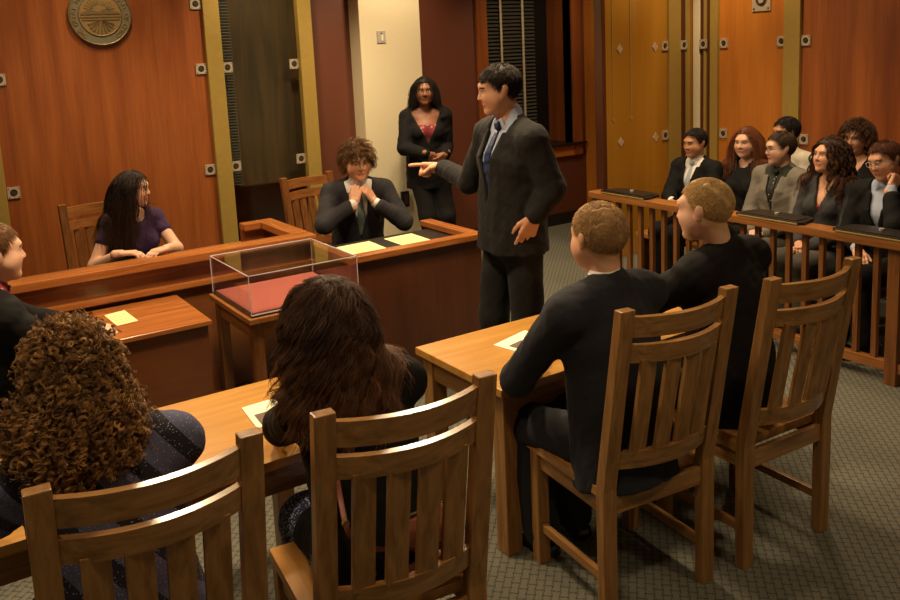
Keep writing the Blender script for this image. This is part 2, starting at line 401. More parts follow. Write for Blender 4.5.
class Person:
    def __init__(s, hip, face=0., lean=0., roll=0., size=1., hs=1., sex='m', head=(0., 0., 0.), hoff=(0, 0), build=1., skin='light', hair=(.05, .025, .012), brow=None):
        s.k = size; s.hs = hs*size; s.sex = sex; s.hip = A3(*hip); s.base = A3(hip[0], hip[1], 0.); s.skin = A3(*SKIN[skin]); s.hairc = A3(*hair); s.brow = A3(*(brow or [c*.7 for c in hair]))
        f = hvec(face); r = A3(f[1], -f[0], 0); l = math.radians(lean); q = math.radians(roll)
        s.w = unit(A3(0, 0, 1)*math.cos(l)+f*math.sin(l)+r*math.sin(q)); s.u = unit(r-s.w*(r@s.w)); s.v = np.cross(s.w, s.u)
        s.f, s.r = f, r; s.b = build
        k = size
        s.nb = s.T(0, .0, .50); fem = sex == 'f'; s.sw = (.165 if fem else .19)*build
        s.sh = {1: s.T(s.sw, .0, .465), -1: s.T(-s.sw, .0, .465)}
        yaw, pit, rol = head; a = face+yaw
        hf = hvec(a); hr = A3(hf[1], -hf[0], 0); p = math.radians(pit); t = math.radians(rol)
        F = hf*math.cos(p)-A3(0, 0, 1)*math.sin(p); U = A3(0, 0, 1)*math.cos(p)+hf*math.sin(p)
        Rr = hr*math.cos(t)-U*math.sin(t); U = np.cross(Rr, F)
        s.HR = np.stack([Rr, F, U]); s.hc = s.nb+s.w*.092*k+A3(0, 0, 1)*.102*k+s.f*(.02+hoff[1])*k+s.r*hoff[0]*k
        s.stub = sex == 'm'; s.arms = {}; s.legs = {}; s.parts = []
    def T(s, a, b, c): return s.hip+(s.u*a+s.v*b+s.w*c)*s.k
    def Hd(s, *p): return s.hc+s.HR.T@(np.array(p)*s.hs)
    def torso(s, g=0., low=False):
        k, b = s.k, s.b; fem = s.sex == 'f'; S = s.u
        def e(w0, w1, A, B, dv=(0, 0)): return ecap(s.T(0, dv[0], w0), s.T(0, dv[1], w1), (A[0]*k*b+g, A[1]*k+g), (B[0]*k*b+g, B[1]*k+g), S)
        P = [e(-.01, .07, (.165 if fem else .160, .118), (.150, .108)), e(.07, .22, (.148, .105), (.128 if fem else .142, .100)),
             e(.22, .36, (.130 if fem else .145, .102), (.150 if fem else .168, .112), (0, .008)), e(.36, .43, (.148 if fem else .165, .108), (.135, .085), (.008, 0)),
             cap(s.sh[1]-s.u*.02*k, s.sh[-1]+s.u*.02*k, .058*k+g, .058*k+g)]
        for q in (1, -1): P.append(cap(s.T(0, -.012, .535), s.sh[q]-s.u*q*.02*k+s.w*.012*k, .046*k+g, .045*k+g))
        if fem:
            for q in (1, -1): P.append(ell(s.T(q*.072, .085, .335), A3(.062, .058, .062)*k+g))
        return P
    def arm(s, side, wrist, hint=None, hand='relax', hdir=None, palm=None, elbow=None):
        k = s.k; a = s.sh[side]; h = hint if hint is not None else (s.r*side*.6-s.f*.5-A3(0, 0, 1)*.6)
        el, wr = (A3(*elbow), A3(*wrist)) if elbow is not None else ik(a, A3(*wrist), .285*k, .255*k, h)
        fd = unit(wr-el)
        d = unit(hdir) if hdir is not None else fd
        n = palm if palm is not None else -A3(0, 0, 1); n = np.asarray(n, float); n = unit(n-d*(n@d))
        s.arms[side] = (a, el, wr, d, n, hand)
    def leg(s, side, foot, hint=None, toe=None):
        k = s.k; a = s.T(side*.088, 0, -.01); kn, an = ik(a, A3(*foot)+A3(0, 0, .085*k), .425*k, .42*k, s.f+A3(0, 0, .3) if hint is None else hint)
        s.legs[side] = (a, kn, an, unit(toe if toe is not None else s.f))
    def sit_legs(s, fwd=.40, spread=.1, back=0.):
        for q in (1, -1): s.leg(q, s.base+s.f*(fwd+back)*s.k+s.r*q*spread*s.k)
    def armprims(s, g=0., stop=1.):
        P = []
        for a, el, wr, d, n, h in s.arms.values():
            k = s.k; P += [cap(a, el, .047*k+g, .040*k+g), cap(el, el+(wr-el)*stop, .040*k+g, (.040-.013*stop)*k+g)]
        return P
    def legprims(s, g=0., loose=0., stop=1.):
        P = []; k = s.k
        for a, kn, an, t in s.legs.values():
            P += [cap(a, kn, .082*k+g, .055*k+g+loose*.4), cap(kn, kn+(an-kn)*stop, .054*k+g+loose*.4, .040*k+g+loose)]
        return P
    def handprims(s, side):
        a, el, wr, d, n, pose = s.arms[side]; k = s.k*1.02; sd = np.cross(d, n)*side
        W = lambda x, y, z: wr+(d*x+sd*y+n*z)*k
        P = [cap(wr-d*.03*k, W(.012, 0, 0), .027*k, .026*k)]
        ks = [(.092, .030), (.096, .010), (.092, -.010), (.084, -.029)]; ln = (.072, .080, .074, .060); rr = (.0092, .0095, .009, .0082)
        for (x, y), L, r, cu in zip(ks, ln, rr, HANDS[pose]):
            P.append(cap(W(.015, y*.6, 0), W(x, y, 0), .0165*k, .0125*k)); p = W(x, y, 0); an = 0.
            for fr, c in zip((.46, .30, .24), cu):
                an += c; dd = d*math.cos(an)+n*math.sin(an); q = p+dd*L*fr*k; P.append(cap(p, q, r*k, r*.93*k)); p = q
        fold = 1. if pose in ('fist', 'point', 'grip') else 0.
        p = W(.025, .022, .006); t1 = W(.060, .046-.012*fold, .016+.012*fold); t2 = W(.090, .054-.034*fold, .022+.022*fold); t3 = W(.112, .056-.052*fold, .024+.022*fold)
        P += [cap(p, t1, .016*k, .0125*k), cap(t1, t2, .0115*k, .0105*k), cap(t2, t3, .0105*k, .0085*k)]
        return P
    def headprims(s):
        h = s.hs; H = s.Hd; R = s.HR; E = lambda c, r: ell(H(*c), np.array(r)*h, R); C = lambda a, b, r, q=None: cap(H(*a), H(*b), r*h, (r if q is None else q)*h)
        f = s.sex == 'f'; jw = .9 if f else 1.
        base = [E((0, -.012, .032), (.076, .096, .086)), E((0, .030, -.030), (.060*jw+.003, .062, .082)), C((-.035*jw, .040, -.075), (.035*jw, .040, -.075), .026), E((0, .070, -.097), (.024*jw, .020, .018)),
                E((.036, .056, -.025), (.028, .032, .030)), E((-.036, .056, -.025), (.028, .032, .030)), C((-.030, .076, .030), (.030, .076, .030), .017), C((-.045, .03, -.04), (-.045, .0, -.03), .03), C((.045, .03, -.04), (.045, .0, -.03), .03)]
        neck = [cap(s.nb-s.w*.03*s.k, H(0, -.022, -.035), .057*s.k*(.88 if f else 1), .053*h*(.88 if f else 1))]
        det = [C((0, .088, .012), (0, .1035, -.024), .0075, .0108), E((.0108, .094, -.028), (.0080, .010, .0070)), E((-.0108, .094, -.028), (.0080, .010, .0070)),
               C((-.017, .0865, -.0575), (.017, .0865, -.0575), .0068), C((-.013, .0850, -.0685), (.013, .0850, -.0685), .0075)]
        ears = []
        for q in (1, -1): ears += [E((q*.081, -.006, .0), (.008, .018, .031)), E((q*.087, -.014, .010), (.006, .015, .021))]
        eyes = [E((q*.031, .0785, .006), (.0128,)*3) for q in (1, -1)]; sock = [E((q*.031, .092, .006), (.017, .012, .0095)) for q in (1, -1)]
        return base, neck, det, ears, eyes, sock
    def body(s, h=.0045, skin_arms=False):
        base, neck, det, ears, eyes, sock = s.headprims(); hh = h*s.hs
        g = SDF(base+neck+ears+det, hh, .03); g.D[:] = 1.
        for p in base: g.add(p, .03*s.hs)
        for p in neck: g.add(p, .025)
        for p in sock: g.sub(p, .010)
        for p in det[:3]: g.add(p, .009)
        for p in det[3:]: g.add(p, .004)
        for p in ears: g.add(p, .006)
        for p in eyes: g.add(p, .003)
        V, F = g.mesh(); L = (V-s.hc)@s.HR.T/s.hs
        C = np.tile(s.skin, (len(V), 1)); x, y, z = np.abs(L[:, 0]), L[:, 1], L[:, 2]
        ch = np.clip(1-np.hypot(x-.042, z+.03)/.03, 0, 1)*(y > .03); C = C*(1-ch[:, None]*A3(-.04, .16, .18))
        lip = (y > .075) & (((z+.0625)**2/.0105**2+(x/.024)**2) < 1); C[lip] = s.skin*A3(.86, .48, .46)
        sl = (y > .075) & (np.abs(z+.063) < .0016) & (x < .02); C[sl] *= .45
        br = (y > .05) & (np.abs(z-(.0295-.20*np.abs(x-.034))) < (.0032 if s.sex == 'f' else .0042)) & (x > .012) & (x < .052); C[br] = s.brow
        if s.stub:
            zl = np.interp(y, *s.LINE); w = np.clip(1-(zl-L[:, 2])/.022, 0, 1)*(y < .03)*(x < .086)*.75; C = C*(1-w[:, None])+s.hairc*.8*w[:, None]
        ey = (np.hypot(x-.031, np.hypot(y-.0785, z-.006)) < .0140) & (y > .085) & (np.abs(z-.006) < .0062); C[ey] = A3(.55, .5, .45)
        ir = ey & (np.hypot(x-.031, z-.006) < .0062); C[ir] = A3(.03, .018, .01)
        li = (y > .072) & (np.abs(z-.0135) < .0018) & (np.abs(x-.031) < .014); C[li] = s.skin*.5
        out = [(V, F, C)]
        for q in s.arms:
            V, F = SDF(s.handprims(q), .0042*s.k, .0045).mesh(); out.append((V, F, np.tile(s.skin, (len(V), 1))))
        tr = s.torso(-.006)+s.armprims(0. if skin_arms else -.006)+s.legprims(-.006)+neck
        V, F = SDF(tr, .006 if skin_arms else .012, .02).mesh(); out.append((V, F, np.tile(s.skin, (len(V), 1))))
        Vs, Fs, Cs, n = [], [], [], 0
        for V, F, C in out: Vs.append(V); Fs.append(F+n); Cs.append(C); n += len(V)
        s.add('body', np.concatenate(Vs), np.concatenate(Fs), M['skin'], np.concatenate(Cs))
    def add(s, name, V, F, mat, col=None, label=None):
        s.parts.append((name, np.asarray(V)-s.base, F, mat, col, label))
    def finish(s, label, group=None):
        s.root = empty('person', s.base, label=label, cat='person', group=group)
        for n, V, F, m, c, lb in s.parts:
            o = np_mesh(n, V, F, m, s.root, c)
            if lb: o['label'] = lb
        return s.root
    # clothes
    def front(s, a, c, prims, k=.02):
        b = np.linspace(.24, .0, 121); P = s.hip+(s.u*a+s.w*c)*s.k+np.outer(b*s.k, s.v); d = evalp(prims, P, k); i = np.argmax(d < 0); return b[i]
    def mb(s, name, mb, mat, label=None):
        bm = mb.bm; bmesh.ops.recalc_face_normals(bm, faces=bm.faces[:]); bmesh.ops.triangulate(bm, faces=bm.faces[:]); bm.verts.index_update()
        V = np.array([v.co[:] for v in bm.verts]); F = np.array([[v.index for v in f.verts] for f in bm.faces]); bm.free(); s.add(name, V, F, mat, None, label)
    def jacket(s, mat, apex=.20, open_=.075, hem=-.10, h=.007, lapel=True, seed=0, slack=0., stop=.90, neckr=.060, vcut=True, name='suit_jacket', gg=.020, collar=True, label=None, sleeve=1., lap=0.):
        k = s.k
        fem = s.sex == 'f'; P = s.torso(gg)
        wd = (.150 if fem else .158)*s.b*k+gg; skirt = ecap(s.T(0, .006, .30), s.T(0, 0, hem), (wd, .112*k+gg), (wd+.012*k+slack, .122*k+gg+slack), s.u)
        arms = []
        for a, el, wr, d, n, hnd in s.arms.values():
            aa = a+unit(el-a)*.0; e2 = el+(wr-el)*stop; u0 = sleeve
            if u0 < 1: arms += [cap(aa, a+(el-a)*u0, .055*k+gg*.6, .050*k+gg*.6)]
            else: arms += [cap(aa, el, .058*k+gg*.6, .050*k+gg*.6), cap(el, e2, .050*k+gg*.6, .040*k+gg*.5)]
        g = SDF(P+arms+[skirt]+(s.legprims(.03) if lap else []), h, .02); g.D[:] = 1.
        for p in P+[skirt]: g.add(p, .03)
        if not fem and lapel:
            for q in (1, -1): g.add(cap(s.sh[q]-s.u*q*.05*k+s.w*.022*k, s.sh[q]+s.u*q*.004*k+s.w*.012*k, .050*k+gg*.7, .046*k+gg*.7), .03)
        hp = s.hip+s.w*hem*k; g.cut(lambda x, y, z: -((x-hp[0])*s.w[0]+(y-hp[1])*s.w[1]+(z-hp[2])*s.w[2]))
        for p in arms: g.add(p, .022)
        if lap:
            for q, (a, kn, an, t) in s.legs.items(): g.add(cap(a+A3(0, 0, .005), a+(kn-a)*lap, .100*k, .090*k), .05)
        g.wrinkle(.0020, 26., seed); g.wrinkle(.0016, 55., seed+1)
        if collar:
            for q in (1, -1):
                c0 = s.T(0, -.062, .565); c1 = s.T(q*.068, -.01, .550); g.add(cap(c0, c1, .013*k, .013*k), .012)
                c2 = s.T(q*.062, .05, .51); g.add(cap(c1, c2, .013*k, .012*k), .012)
        if vcut:
            sl = open_/(.50-apex)
            def V(x, y, z):
                px, py, pz = x-s.hip[0], y-s.hip[1], z-s.hip[2]
                a, b, c = [(px*q[0]+py*q[1]+pz*q[2])/k for q in (s.u, s.v, s.w)]
                return np.maximum(np.maximum(np.abs(a)-sl*(c-apex), apex-c), .005-b)*k
            lo, hi = s.hip-1.*k, s.hip+1.*k; g.sub((V, lo, hi), .004)
        g.sub(cap(s.T(0, 0, .47), s.nb+s.w*.14*k+s.f*.02, neckr*k, (neckr+.008)*k), .006)
        if lapel:
            TT = s.torso(gg); pts = {}
            for q in (1, -1):
                for c, o in ((apex, .008), (apex+(.47-apex)*.45, .046), (apex+(.47-apex)*.72, .072), (.495, .072)):
                    pts[(q, c)] = s.T(q*o, s.front(q*o, c, TT)-.001, c)
                cs = sorted({c for _, c in pts}); W = (.012, .030, .036, .018)
                for i in range(3):
                    a, b = pts[(q, cs[i])], pts[(q, cs[i+1])]
                    g.add(ecap(a+s.v*.003*k, b+s.v*.003*k, (W[i]*k, .010*k), (W[i+1]*k, .010*k), unit(s.u*q-s.v*.5)), .002)
        V, F = g.mesh(); s.add(name, V, F, mat, None, label)
        if lapel:
            TT = s.torso(gg); m = MB()
            for c in (apex-.025, apex-.105):
                p = s.T(0, s.front(0, c, TT)+.004, c); m.sweep([p-s.v*.003, p+s.v*.004], .008*k, side=s.u, n=10)
            s.mb('jacket_button', m, M['black'])
    def shirt(s, mat, h=.006, cuffs=True, collar=True, name='shirt', g0=.010, top=None):
        k = s.k; P = s.torso(g0)
        if collar: P = P+[cap(s.T(0, -.014, .50), s.T(0, -.006, .578), .0595*k, .0575*k)]
        g = SDF(P, h, .02)
        if collar:
            for q in (1, -1): g.add(ecap(s.T(q*.012, .058, .555), s.T(q*.050, .052, .500), (.020*k, .007*k), (.006*k, .006*k), s.w+s.u*q), .004)
        if top is not None:
            hp = s.hip+s.w*top*k; g.cut(lambda x, y, z: ((x-hp[0])*s.w[0]+(y-hp[1])*s.w[1]+(z-hp[2])*s.w[2]))
        V, F = g.mesh(); Vs, Fs, n = [V], [F], len(V)
        if cuffs:
            for a, el, wr, d, n_, hnd in s.arms.values():
                fd = unit(wr-el); V, F = SDF([cap(wr-fd*.09*k, wr-fd*.012*k, .036*k, .035*k)], .004, .01).mesh(); Vs.append(V); Fs.append(F+n); n += len(V)
        s.add(name, np.concatenate(Vs), np.concatenate(Fs), mat)
    def tie(s, mat, low=.16, g0=.012, off=(0, 0)):
        k = s.k; TT = s.torso(g0); cs = np.linspace(.475, low, 9); P = [s.T(0, .060, .515)]
        P += [s.T(off[0], s.front(off[0], c, TT)+.004+off[1], c) for c in cs]
        w = [.012]+list(np.linspace(.016, .040, 8))+[.004]; m = MB()
        m.sweep(P, [q*k for q in w], side=s.u, flat=.22, n=12)
        m.sweep([s.T(0, .060, .545), s.T(0, .070, .53), s.T(0, .072, .51)], [.018*k, .021*k, .012*k], side=s.u, flat=.6, n=12)
        s.mb('necktie', m, mat)
    def trousers(s, mat, h=.009, loose=.020, g=.014, seed=3, stop=.98, name='trousers', k2=.03):
        k = s.k; P = [ecap(s.T(0, 0, .08), s.T(0, -.005, -.02), (.150*k*s.b+g*.5, .108*k+g*.5), (.165*k*s.b+g*.6, .118*k+g*.6), s.u)]+s.legprims(g, loose, stop)
        gr = SDF(P, h, k2); gr.wrinkle(.003, 22., seed); V, F = gr.mesh(); s.add(name, V, F, mat)
    def shoes(s, mat):
        k = s.k
        for a, kn, an, t in s.legs.values():
            b = A3(an[0], an[1], 0); sd = A3(t[1], -t[0], 0)
            g = SDF([ecap(b-t*.045*k+A3(0, 0, .035*k), b+t*.10*k+A3(0, 0, .032*k), (.036*k, .034*k), (.044*k, .030*k), sd), ecap(b+t*.08*k+A3(0, 0, .028*k), b+t*.175*k+A3(0, 0, .022*k), (.044*k, .027*k), (.032*k, .020*k), sd), cap(an, an-A3(0, 0, .04*k), .042*k, .045*k)], .006, .02)
            g.cut(lambda x, y, z: .002-z+0*x+0*y); V, F = g.mesh(); s.add('shoe', V, F, mat)
    # hair
    def scalp(s, n, seed, line, seedgap=.004, t=.010):
        r = np.random.default_rng(seed); d = r.normal(size=(n*6, 3)); d /= np.linalg.norm(d, axis=1)[:, None]
        R = A3(.076+t, .096+t, .086+t); p = d*R+A3(0, -.012, .032); zm = np.interp(p[:, 1], *line)
        p = p[p[:, 2] > zm+seedgap][:n]; nn = (p-A3(0, -.012, .032))/R**2; nn /= np.linalg.norm(nn, axis=1)[:, None]; return p, nn
    LINE = ([-.12, -.075, -.035, -.005, .022, .048, .075, .12], [-.085, -.075, -.045, .005, .015, .060, .080, .085])
    LONG = ([-.12, -.06, -.02, .005, .03, .055, .08, .12], [-.10, -.10, -.075, -.04, .03, .070, .088, .095])
    def capgrid(s, t, line, lump=.003, fr=70., extra=(), seed=1, thin=True):
        g = SDF([ell(s.Hd(0, -.012, .032), (A3(.076, .096, .086)+t)*s.hs, s.HR)], .0045*s.hs, .01); g.wrinkle(lump, fr, seed)
        def f(x, y, z):
            px, py, pz = x-s.hc[0], y-s.hc[1], z-s.hc[2]; a, b, c = [(px*q[0]+py*q[1]+pz*q[2])/s.hs for q in s.HR]
            return (np.interp(b, *line)-c)*s.hs*.8
        x, y, z = np.meshgrid(*g.ax, indexing='ij', sparse=True); g.D = (g.D+t*s.hs*.95*np.exp(-np.clip(-f(x, y, z)/.8, 0, .2)/.016)*(1 if thin else 0)).astype(np.float32)
        g.cut(f)
        for p in extra: g.add(p, .02)
        return g.mesh()
    def hair(s, kind='short', n=2600, length=.03, rad=.0012, t=.010, seed=5, line=None, part=0., wave=0., wfreq=30., spread=.0, K=12, grav=.35, lift=.5, body=None, var=.35, tip=None, back=.25, amp=None, gap=.008, fringe=0., clump=1, cj=.004, jit=0.):
        r = np.random.default_rng(seed); line = line or (s.LINE if kind == 'short' else s.LONG); h = s.hs
        extra = []
        if kind != 'short' and body: extra = body
        V, F = s.capgrid(t, line, extra=extra, seed=seed, thin=kind == 'short'); Vs, Fs = [V], [F]; Cs = [np.tile(s.hairc*.8, (len(V), 1))]; nv = len(V)
        p, nn = s.scalp(n//clump, seed, line, t=t); N0 = len(p); p = np.repeat(p, clump, 0)+(r.normal(0, cj, (N0*clump, 3)) if clump > 1 else 0); nn = np.repeat(nn, clump, 0); N = len(p); P = s.hc+(p*h)@s.HR; NN = nn@s.HR
        rp = lambda a: np.repeat(a, clump, 0); L = length*(1+rp(r.uniform(-.3, .15, N0))+r.uniform(-.06, .06, N)); col = s.hairc*(1+(rp(r.normal(0, var, N0))*.45+r.normal(0, var, N)*.35)[:, None]).clip(.3, 2.); paths = np.zeros((N, K, 3))
        if kind == 'short':
            crown = A3(.012, -.060, .105); tang = p-crown; tang[:, 1] += fringe*.08; tang[:, 0] += part*.08
            tang[p[:, 2] < .02] = A3(0, -.15, -1.); tang /= np.linalg.norm(tang, axis=1)[:, None]
            ph = np.sin(p@r.normal(size=(3, 3))*38+r.uniform(0, 6, 3)); tang = tang+ph*(.25+wave*2)
            tang = tang@s.HR+r.normal(0, .12+wave, (N, 3)); tang -= NN*(tang*NN).sum(1)[:, None]; tang /= np.linalg.norm(tang, axis=1)[:, None]
            d = tang+NN*lift; d /= np.linalg.norm(d, axis=1)[:, None]; q = P.copy(); shell = [ell(s.Hd(0, -.012, .032), (A3(.076, .096, .086)+t)*h, s.HR)]
            for i in range(K):
                paths[:, i] = q; d = d*.82+tang*.18*(1+0*lift)+A3(0, 0, -.05)+r.normal(0, wave*.5, (N, 3)); d /= np.linalg.norm(d, axis=1)[:, None]; q = push_out(q+d*(L*h/K)[:, None], shell, .0012)
        else:
            coll = [ell(s.Hd(0, -.012, .032), (A3(.076, .096, .086)+t*.6)*h, s.HR), ell(s.Hd(0, .03, -.03), A3(.060, .055, .08)*h, s.HR)]+s.torso(.026)+s.armprims(.022)[::2]
            tang = np.stack([np.clip((p[:, 0]-part)/.06, -1, 1), np.where(p[:, 1] > .02, -back*1.5, -back), 0*p[:, 0]-.4], 1)@s.HR
            d = NN*lift+tang*(1-lift)+rp(r.normal(0, jit+1e-6, (N0, 3))); d /= np.linalg.norm(d, axis=1)[:, None]; q = P.copy(); ph = rp(r.uniform(0, 6.28, N0))+r.normal(0, .25, N); side = rp(r.normal(size=(N0, 3)))+(r.normal(0, .12, (N, 3)) if clump > 1 else 0); st = (L*h/K)[:, None]
            out = NN.copy(); out[:, 2] = 0
            for i in range(K):
                paths[:, i] = q; d = d*(1-grav)+(A3(0, 0, -1)+out*spread+side*.05)*grav; d /= np.linalg.norm(d, axis=1)[:, None]; q = push_out(q+d*st, coll, gap)
            if wave:
                tt = np.linspace(0, 1, K)[None, :, None]; A = wave*np.minimum(1, tt*4); ph = ph[:, None, None]; side2 = np.cross(side, A3(0, 0, 1)); side2 /= np.linalg.norm(side2, axis=1)[:, None]+1e-9
                s3 = np.cross(side2, A3(0, 0, 1))
                arc = tt*L[:, None, None]*wfreq*(1+rp(r.uniform(-.3, .3, (N0, 1, 1))))
                paths += A*(np.cos(arc+ph)-np.cos(ph))*side2[:, None]+A*(np.sin(arc+ph)-np.sin(ph))*s3[:, None]*(.9 if amp is None else amp)
        V, F, C = tubes(paths, rad, rad*.45, col)
        if tip is not None:
            w = np.tile(np.repeat(np.linspace(0, 1, K)**1.3, 3), N)[:, None]; C = C*(1-w)+(A3(*tip)*(C/s.hairc))*w
        Vs.append(V); Cs.append(C); Fs.append(F+nv)
        s.add('hair', np.concatenate(Vs), np.concatenate(Fs), M['hair'], np.concatenate(Cs))
    def curl_mass(s, prims, n, clump, length, rad, helix, pitch, col, tip, seed=1, depth=.035, K=30, inner=.022):
        r = np.random.default_rng(seed); g = SDF([grow(p, -inner) for p in prims], .006, .03); g.wrinkle(.004, 60., seed); V, F = g.mesh()
        Vs, Fs, Cs, nv = [V], [F], [np.tile(A3(*col)*.7, (len(V), 1))], len(V)
        lo = np.min([p[1] for p in prims], 0); hi = np.max([p[2] for p in prims], 0); P = r.uniform(lo, hi, (n*14, 3)); d = evalp(prims, P, .03); P = P[(d < -.002) & (d > -depth)][:n]; d0 = evalp(prims, P, .03)
        G = np.stack([evalp(prims, P+np.eye(3)[i]*.004, .03)-d0 for i in range(3)], 1); G /= np.linalg.norm(G, axis=1)[:, None]
        ax = G*.55+A3(0, 0, -.75)+r.normal(0, .40, P.shape); ax /= np.linalg.norm(ax, axis=1)[:, None]; N0 = len(P); rp = lambda a: np.repeat(a, clump, 0)
        u = np.cross(ax, r.normal(size=P.shape)); u /= np.linalg.norm(u, axis=1)[:, None]; w = np.cross(ax, u); L = length*r.uniform(.6, 1.25, N0); hr = helix*r.uniform(.6, 1.3, N0); pt = pitch*r.uniform(.75, 1.3, N0)
        N = N0*clump; t = np.linspace(0, 1, K)[None, :, None]; ph = rp(r.uniform(0, 6.28, N0))+r.normal(0, .35, N); L2 = rp(L)[:, None, None]; A = (rp(hr)*r.uniform(.75, 1.25, N))[:, None, None]*np.minimum(1, .35+t*3)
        ang = ph[:, None, None]+t*L2/rp(pt)[:, None, None]*2*PI; paths = rp(P)[:, None]+r.normal(0, .0018, (N, 1, 3))-rp(ax)[:, None]*L2*.5+rp(ax)[:, None]*t*L2+A3(0, 0, -1)*(t**2)*L2*.15+A*(np.cos(ang)*rp(u)[:, None]+np.sin(ang)*rp(w)[:, None])
        c = A3(*col)+(A3(*tip)-A3(*col))*rp(r.beta(1.1, 1.9, N0))[:, None]; c = c*r.uniform(.7, 1.3, N)[:, None]
        V, F, C = tubes(paths, rad, rad*.8, c); Vs.append(V); Fs.append(F+nv); Cs.append(C)
        s.add('hair', np.concatenate(Vs), np.concatenate(Fs), M['hair'], np.concatenate(Cs))
    def glasses(s, rim, w=.024):
        m = MB(); H = s.Hd; h = s.hs
        for q in (1, -1):
            pts = [H(q*.032+.021*math.cos(a)*(1+.12*abs(math.sin(2*a))), .103, .004+.0155*math.sin(a)*(1+.12*abs(math.sin(2*a)))) for a in np.linspace(0, 2*PI, 21)]
            m.sweep(pts, .0018*h, n=6); m.sweep([H(q*.053, .102, .008), H(q*.074, .085, .010), H(q*.082, .0, .010), H(q*.080, -.02, .0)], .0016*h, n=6)
        m.sweep([H(-.011, .104, .006), H(0, .107, .009), H(.011, .104, .006)], .0016*h, n=6)
        s.mb('eyeglasses', m, rim)
# ------------------------------------------------------------------ setting
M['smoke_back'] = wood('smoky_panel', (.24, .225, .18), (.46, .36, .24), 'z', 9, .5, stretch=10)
def struct(name, mb, mat, **kw): return mb.build(name, mat, None, kind='structure', **kw)
YB, YP, XR, YG = 7.30, 7.15, 6.65, 5.75        # back wall, its veneer panels, jury side wall, amber partition
ZC = 3.25
struct('floor', MB().box(-2.2, 7.0, -1.6, 7.9, -.05, 0), M['carpet'])
struct('ceiling', MB().box(-2.2, 7.0, -1.6, 7.9, ZC, ZC+.05), M['ceiling'])
w = MB().box(-2.2, 5.31, YB, YB+.12, 0, ZC).box(6.45, 7.0, YB, YB+.12, 0, ZC).box(5.31, 6.45, YB, YB+.12, 0, .88)
struct('wall_back', w, M['wall_red'])
struct('wall_right', MB().box(XR, XR+.1, -1.6, YB, 0, ZC), M['cherry_side'])
struct('baseboard_back', MB().box(4.40, 6.95, YB-.022, YB, 0, .13, .004), M['baseboard'])
# column
struct('wall_column', MB().box(3.755, 4.40, 7.10, YB+.02, 0, ZC, .004), M['column'])
# window recess
w = MB().box(6.45, 6.50, YB, 7.72, .88, ZC).box(5.26, 5.31, YB, 7.72, .88, ZC).box(5.31, 6.45, 7.71, 7.75, .88, ZC)
struct('trim_1', w, M['cherry'])
wn = empty('window_1', (5.88, 7.70, .9), kind='structure')
def rel(o, p): o.parent = p; o.matrix_parent_inverse = Matrix.Translation(-Vector(p.location)); return o
rel(MB().box(5.31, 6.45, 7.695, 7.705, .9, ZC).build('pane', M['black']), wn)
m = MB()
for i in range(58):
    z = .93+i*.04; m.prism([(7.645, z), (7.652, z-.002), (7.680, z+.026), (7.673, z+.028)], 'x', 5.33, 6.24)
rel(m.build('blind', M['blind']), wn)
for x in (5.76, 6.06): rel(MB().box(x-.014, x+.014, 7.632, 7.642, .93, ZC).build('blind_tape', M['tape']), wn)
rel(MB().box(5.18, 5.31, YB-.035, YB, .76, ZC, .006).build('casing', M['cherry']), wn)
rel(MB().box(6.45, 6.575, YB-.035, YB, .76, ZC, .006).build('casing', M['cherry']), wn)
rel(MB().box(5.31, 6.45, YB-.03, YB, .76, .875, .005).build('sill_board', M['cherry_side']), wn)
rel(MB().box(5.28, 6.62, YB-.06, 7.70, .88, .905, .004).build('sill', M['black']), wn)
# veneer panels and brass strips of the back wall
struct('wall_panel', MB().box(.02, 2.335, YP, YB, 0, ZC), M['cherry'])
struct('trim_2', MB().box(-2.2, -.13, YP, YB, 0, ZC), M['cherry'])
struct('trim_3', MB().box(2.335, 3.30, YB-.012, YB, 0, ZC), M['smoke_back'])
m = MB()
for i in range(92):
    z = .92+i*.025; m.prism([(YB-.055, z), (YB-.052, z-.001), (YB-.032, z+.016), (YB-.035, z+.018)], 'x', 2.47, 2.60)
tag(m.build('blind_reflection_slats', M['blind_reflection']), 'narrow strip of pale slats standing in for blinds reflected in the smoked glass', 'blind')  # slats added behind the pane to imitate a reflection of the window blinds
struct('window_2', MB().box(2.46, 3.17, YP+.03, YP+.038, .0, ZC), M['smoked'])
struct('trim_4', MB().box(2.46, 3.17, YB-.09, YB-.012, 0, .90), M['bench'])  # brown box imitating the reflection boundary low in the glass
nT = 5
for x0, x1 in ((.60, .735), (2.335, 2.47), (3.165, 3.295)):
    struct('trim_%d' % nT, MB().box(x0, x1, YP-.035, YP+.06, 0, ZC, .005), M['brass']); nT += 1
# amber partition in front of the window wall, beside the jury
part_ = struct('wall_partition', MB().box(5.47, XR, YG, YG+.06, 0, ZC), M['amber'])
struct('trim_%d' % nT, MB().box(5.43, 5.475, YG-.02, YG+.08, 0, ZC, .004), M['bench']); nT += 1
for x0, x1, mt in ((6.28, 6.44, 'brass'), (6.44, 6.50, 'bench'), (6.50, 6.56, 'brass')):
    struct('trim_%d' % nT, MB().box(x0, x1, YG-.03, YG, 0, ZC, .004), M[mt]); nT += 1
for y0, y1, d, mt in ((5.655, 5.735, .03, 'column'), (5.605, 5.655, .02, 'bench'), (5.575, 5.605, .035, 'brass'), (5.53, 5.575, .02, 'bench'), (5.445, 5.53, .035, 'brass'), (4.575, 4.735, .04, 'brass')):  # the cream strip imitates a lit edge reflected in the corner
    struct('trim_%d' % nT, MB().box(XR-d, XR, y0, y1, 0, ZC, .004), M[mt]); nT += 1
struct('trim_%d' % nT, MB().box(XR-.012, XR, 1.0, 4.575, 0, ZC), M['cherry']); nT += 1
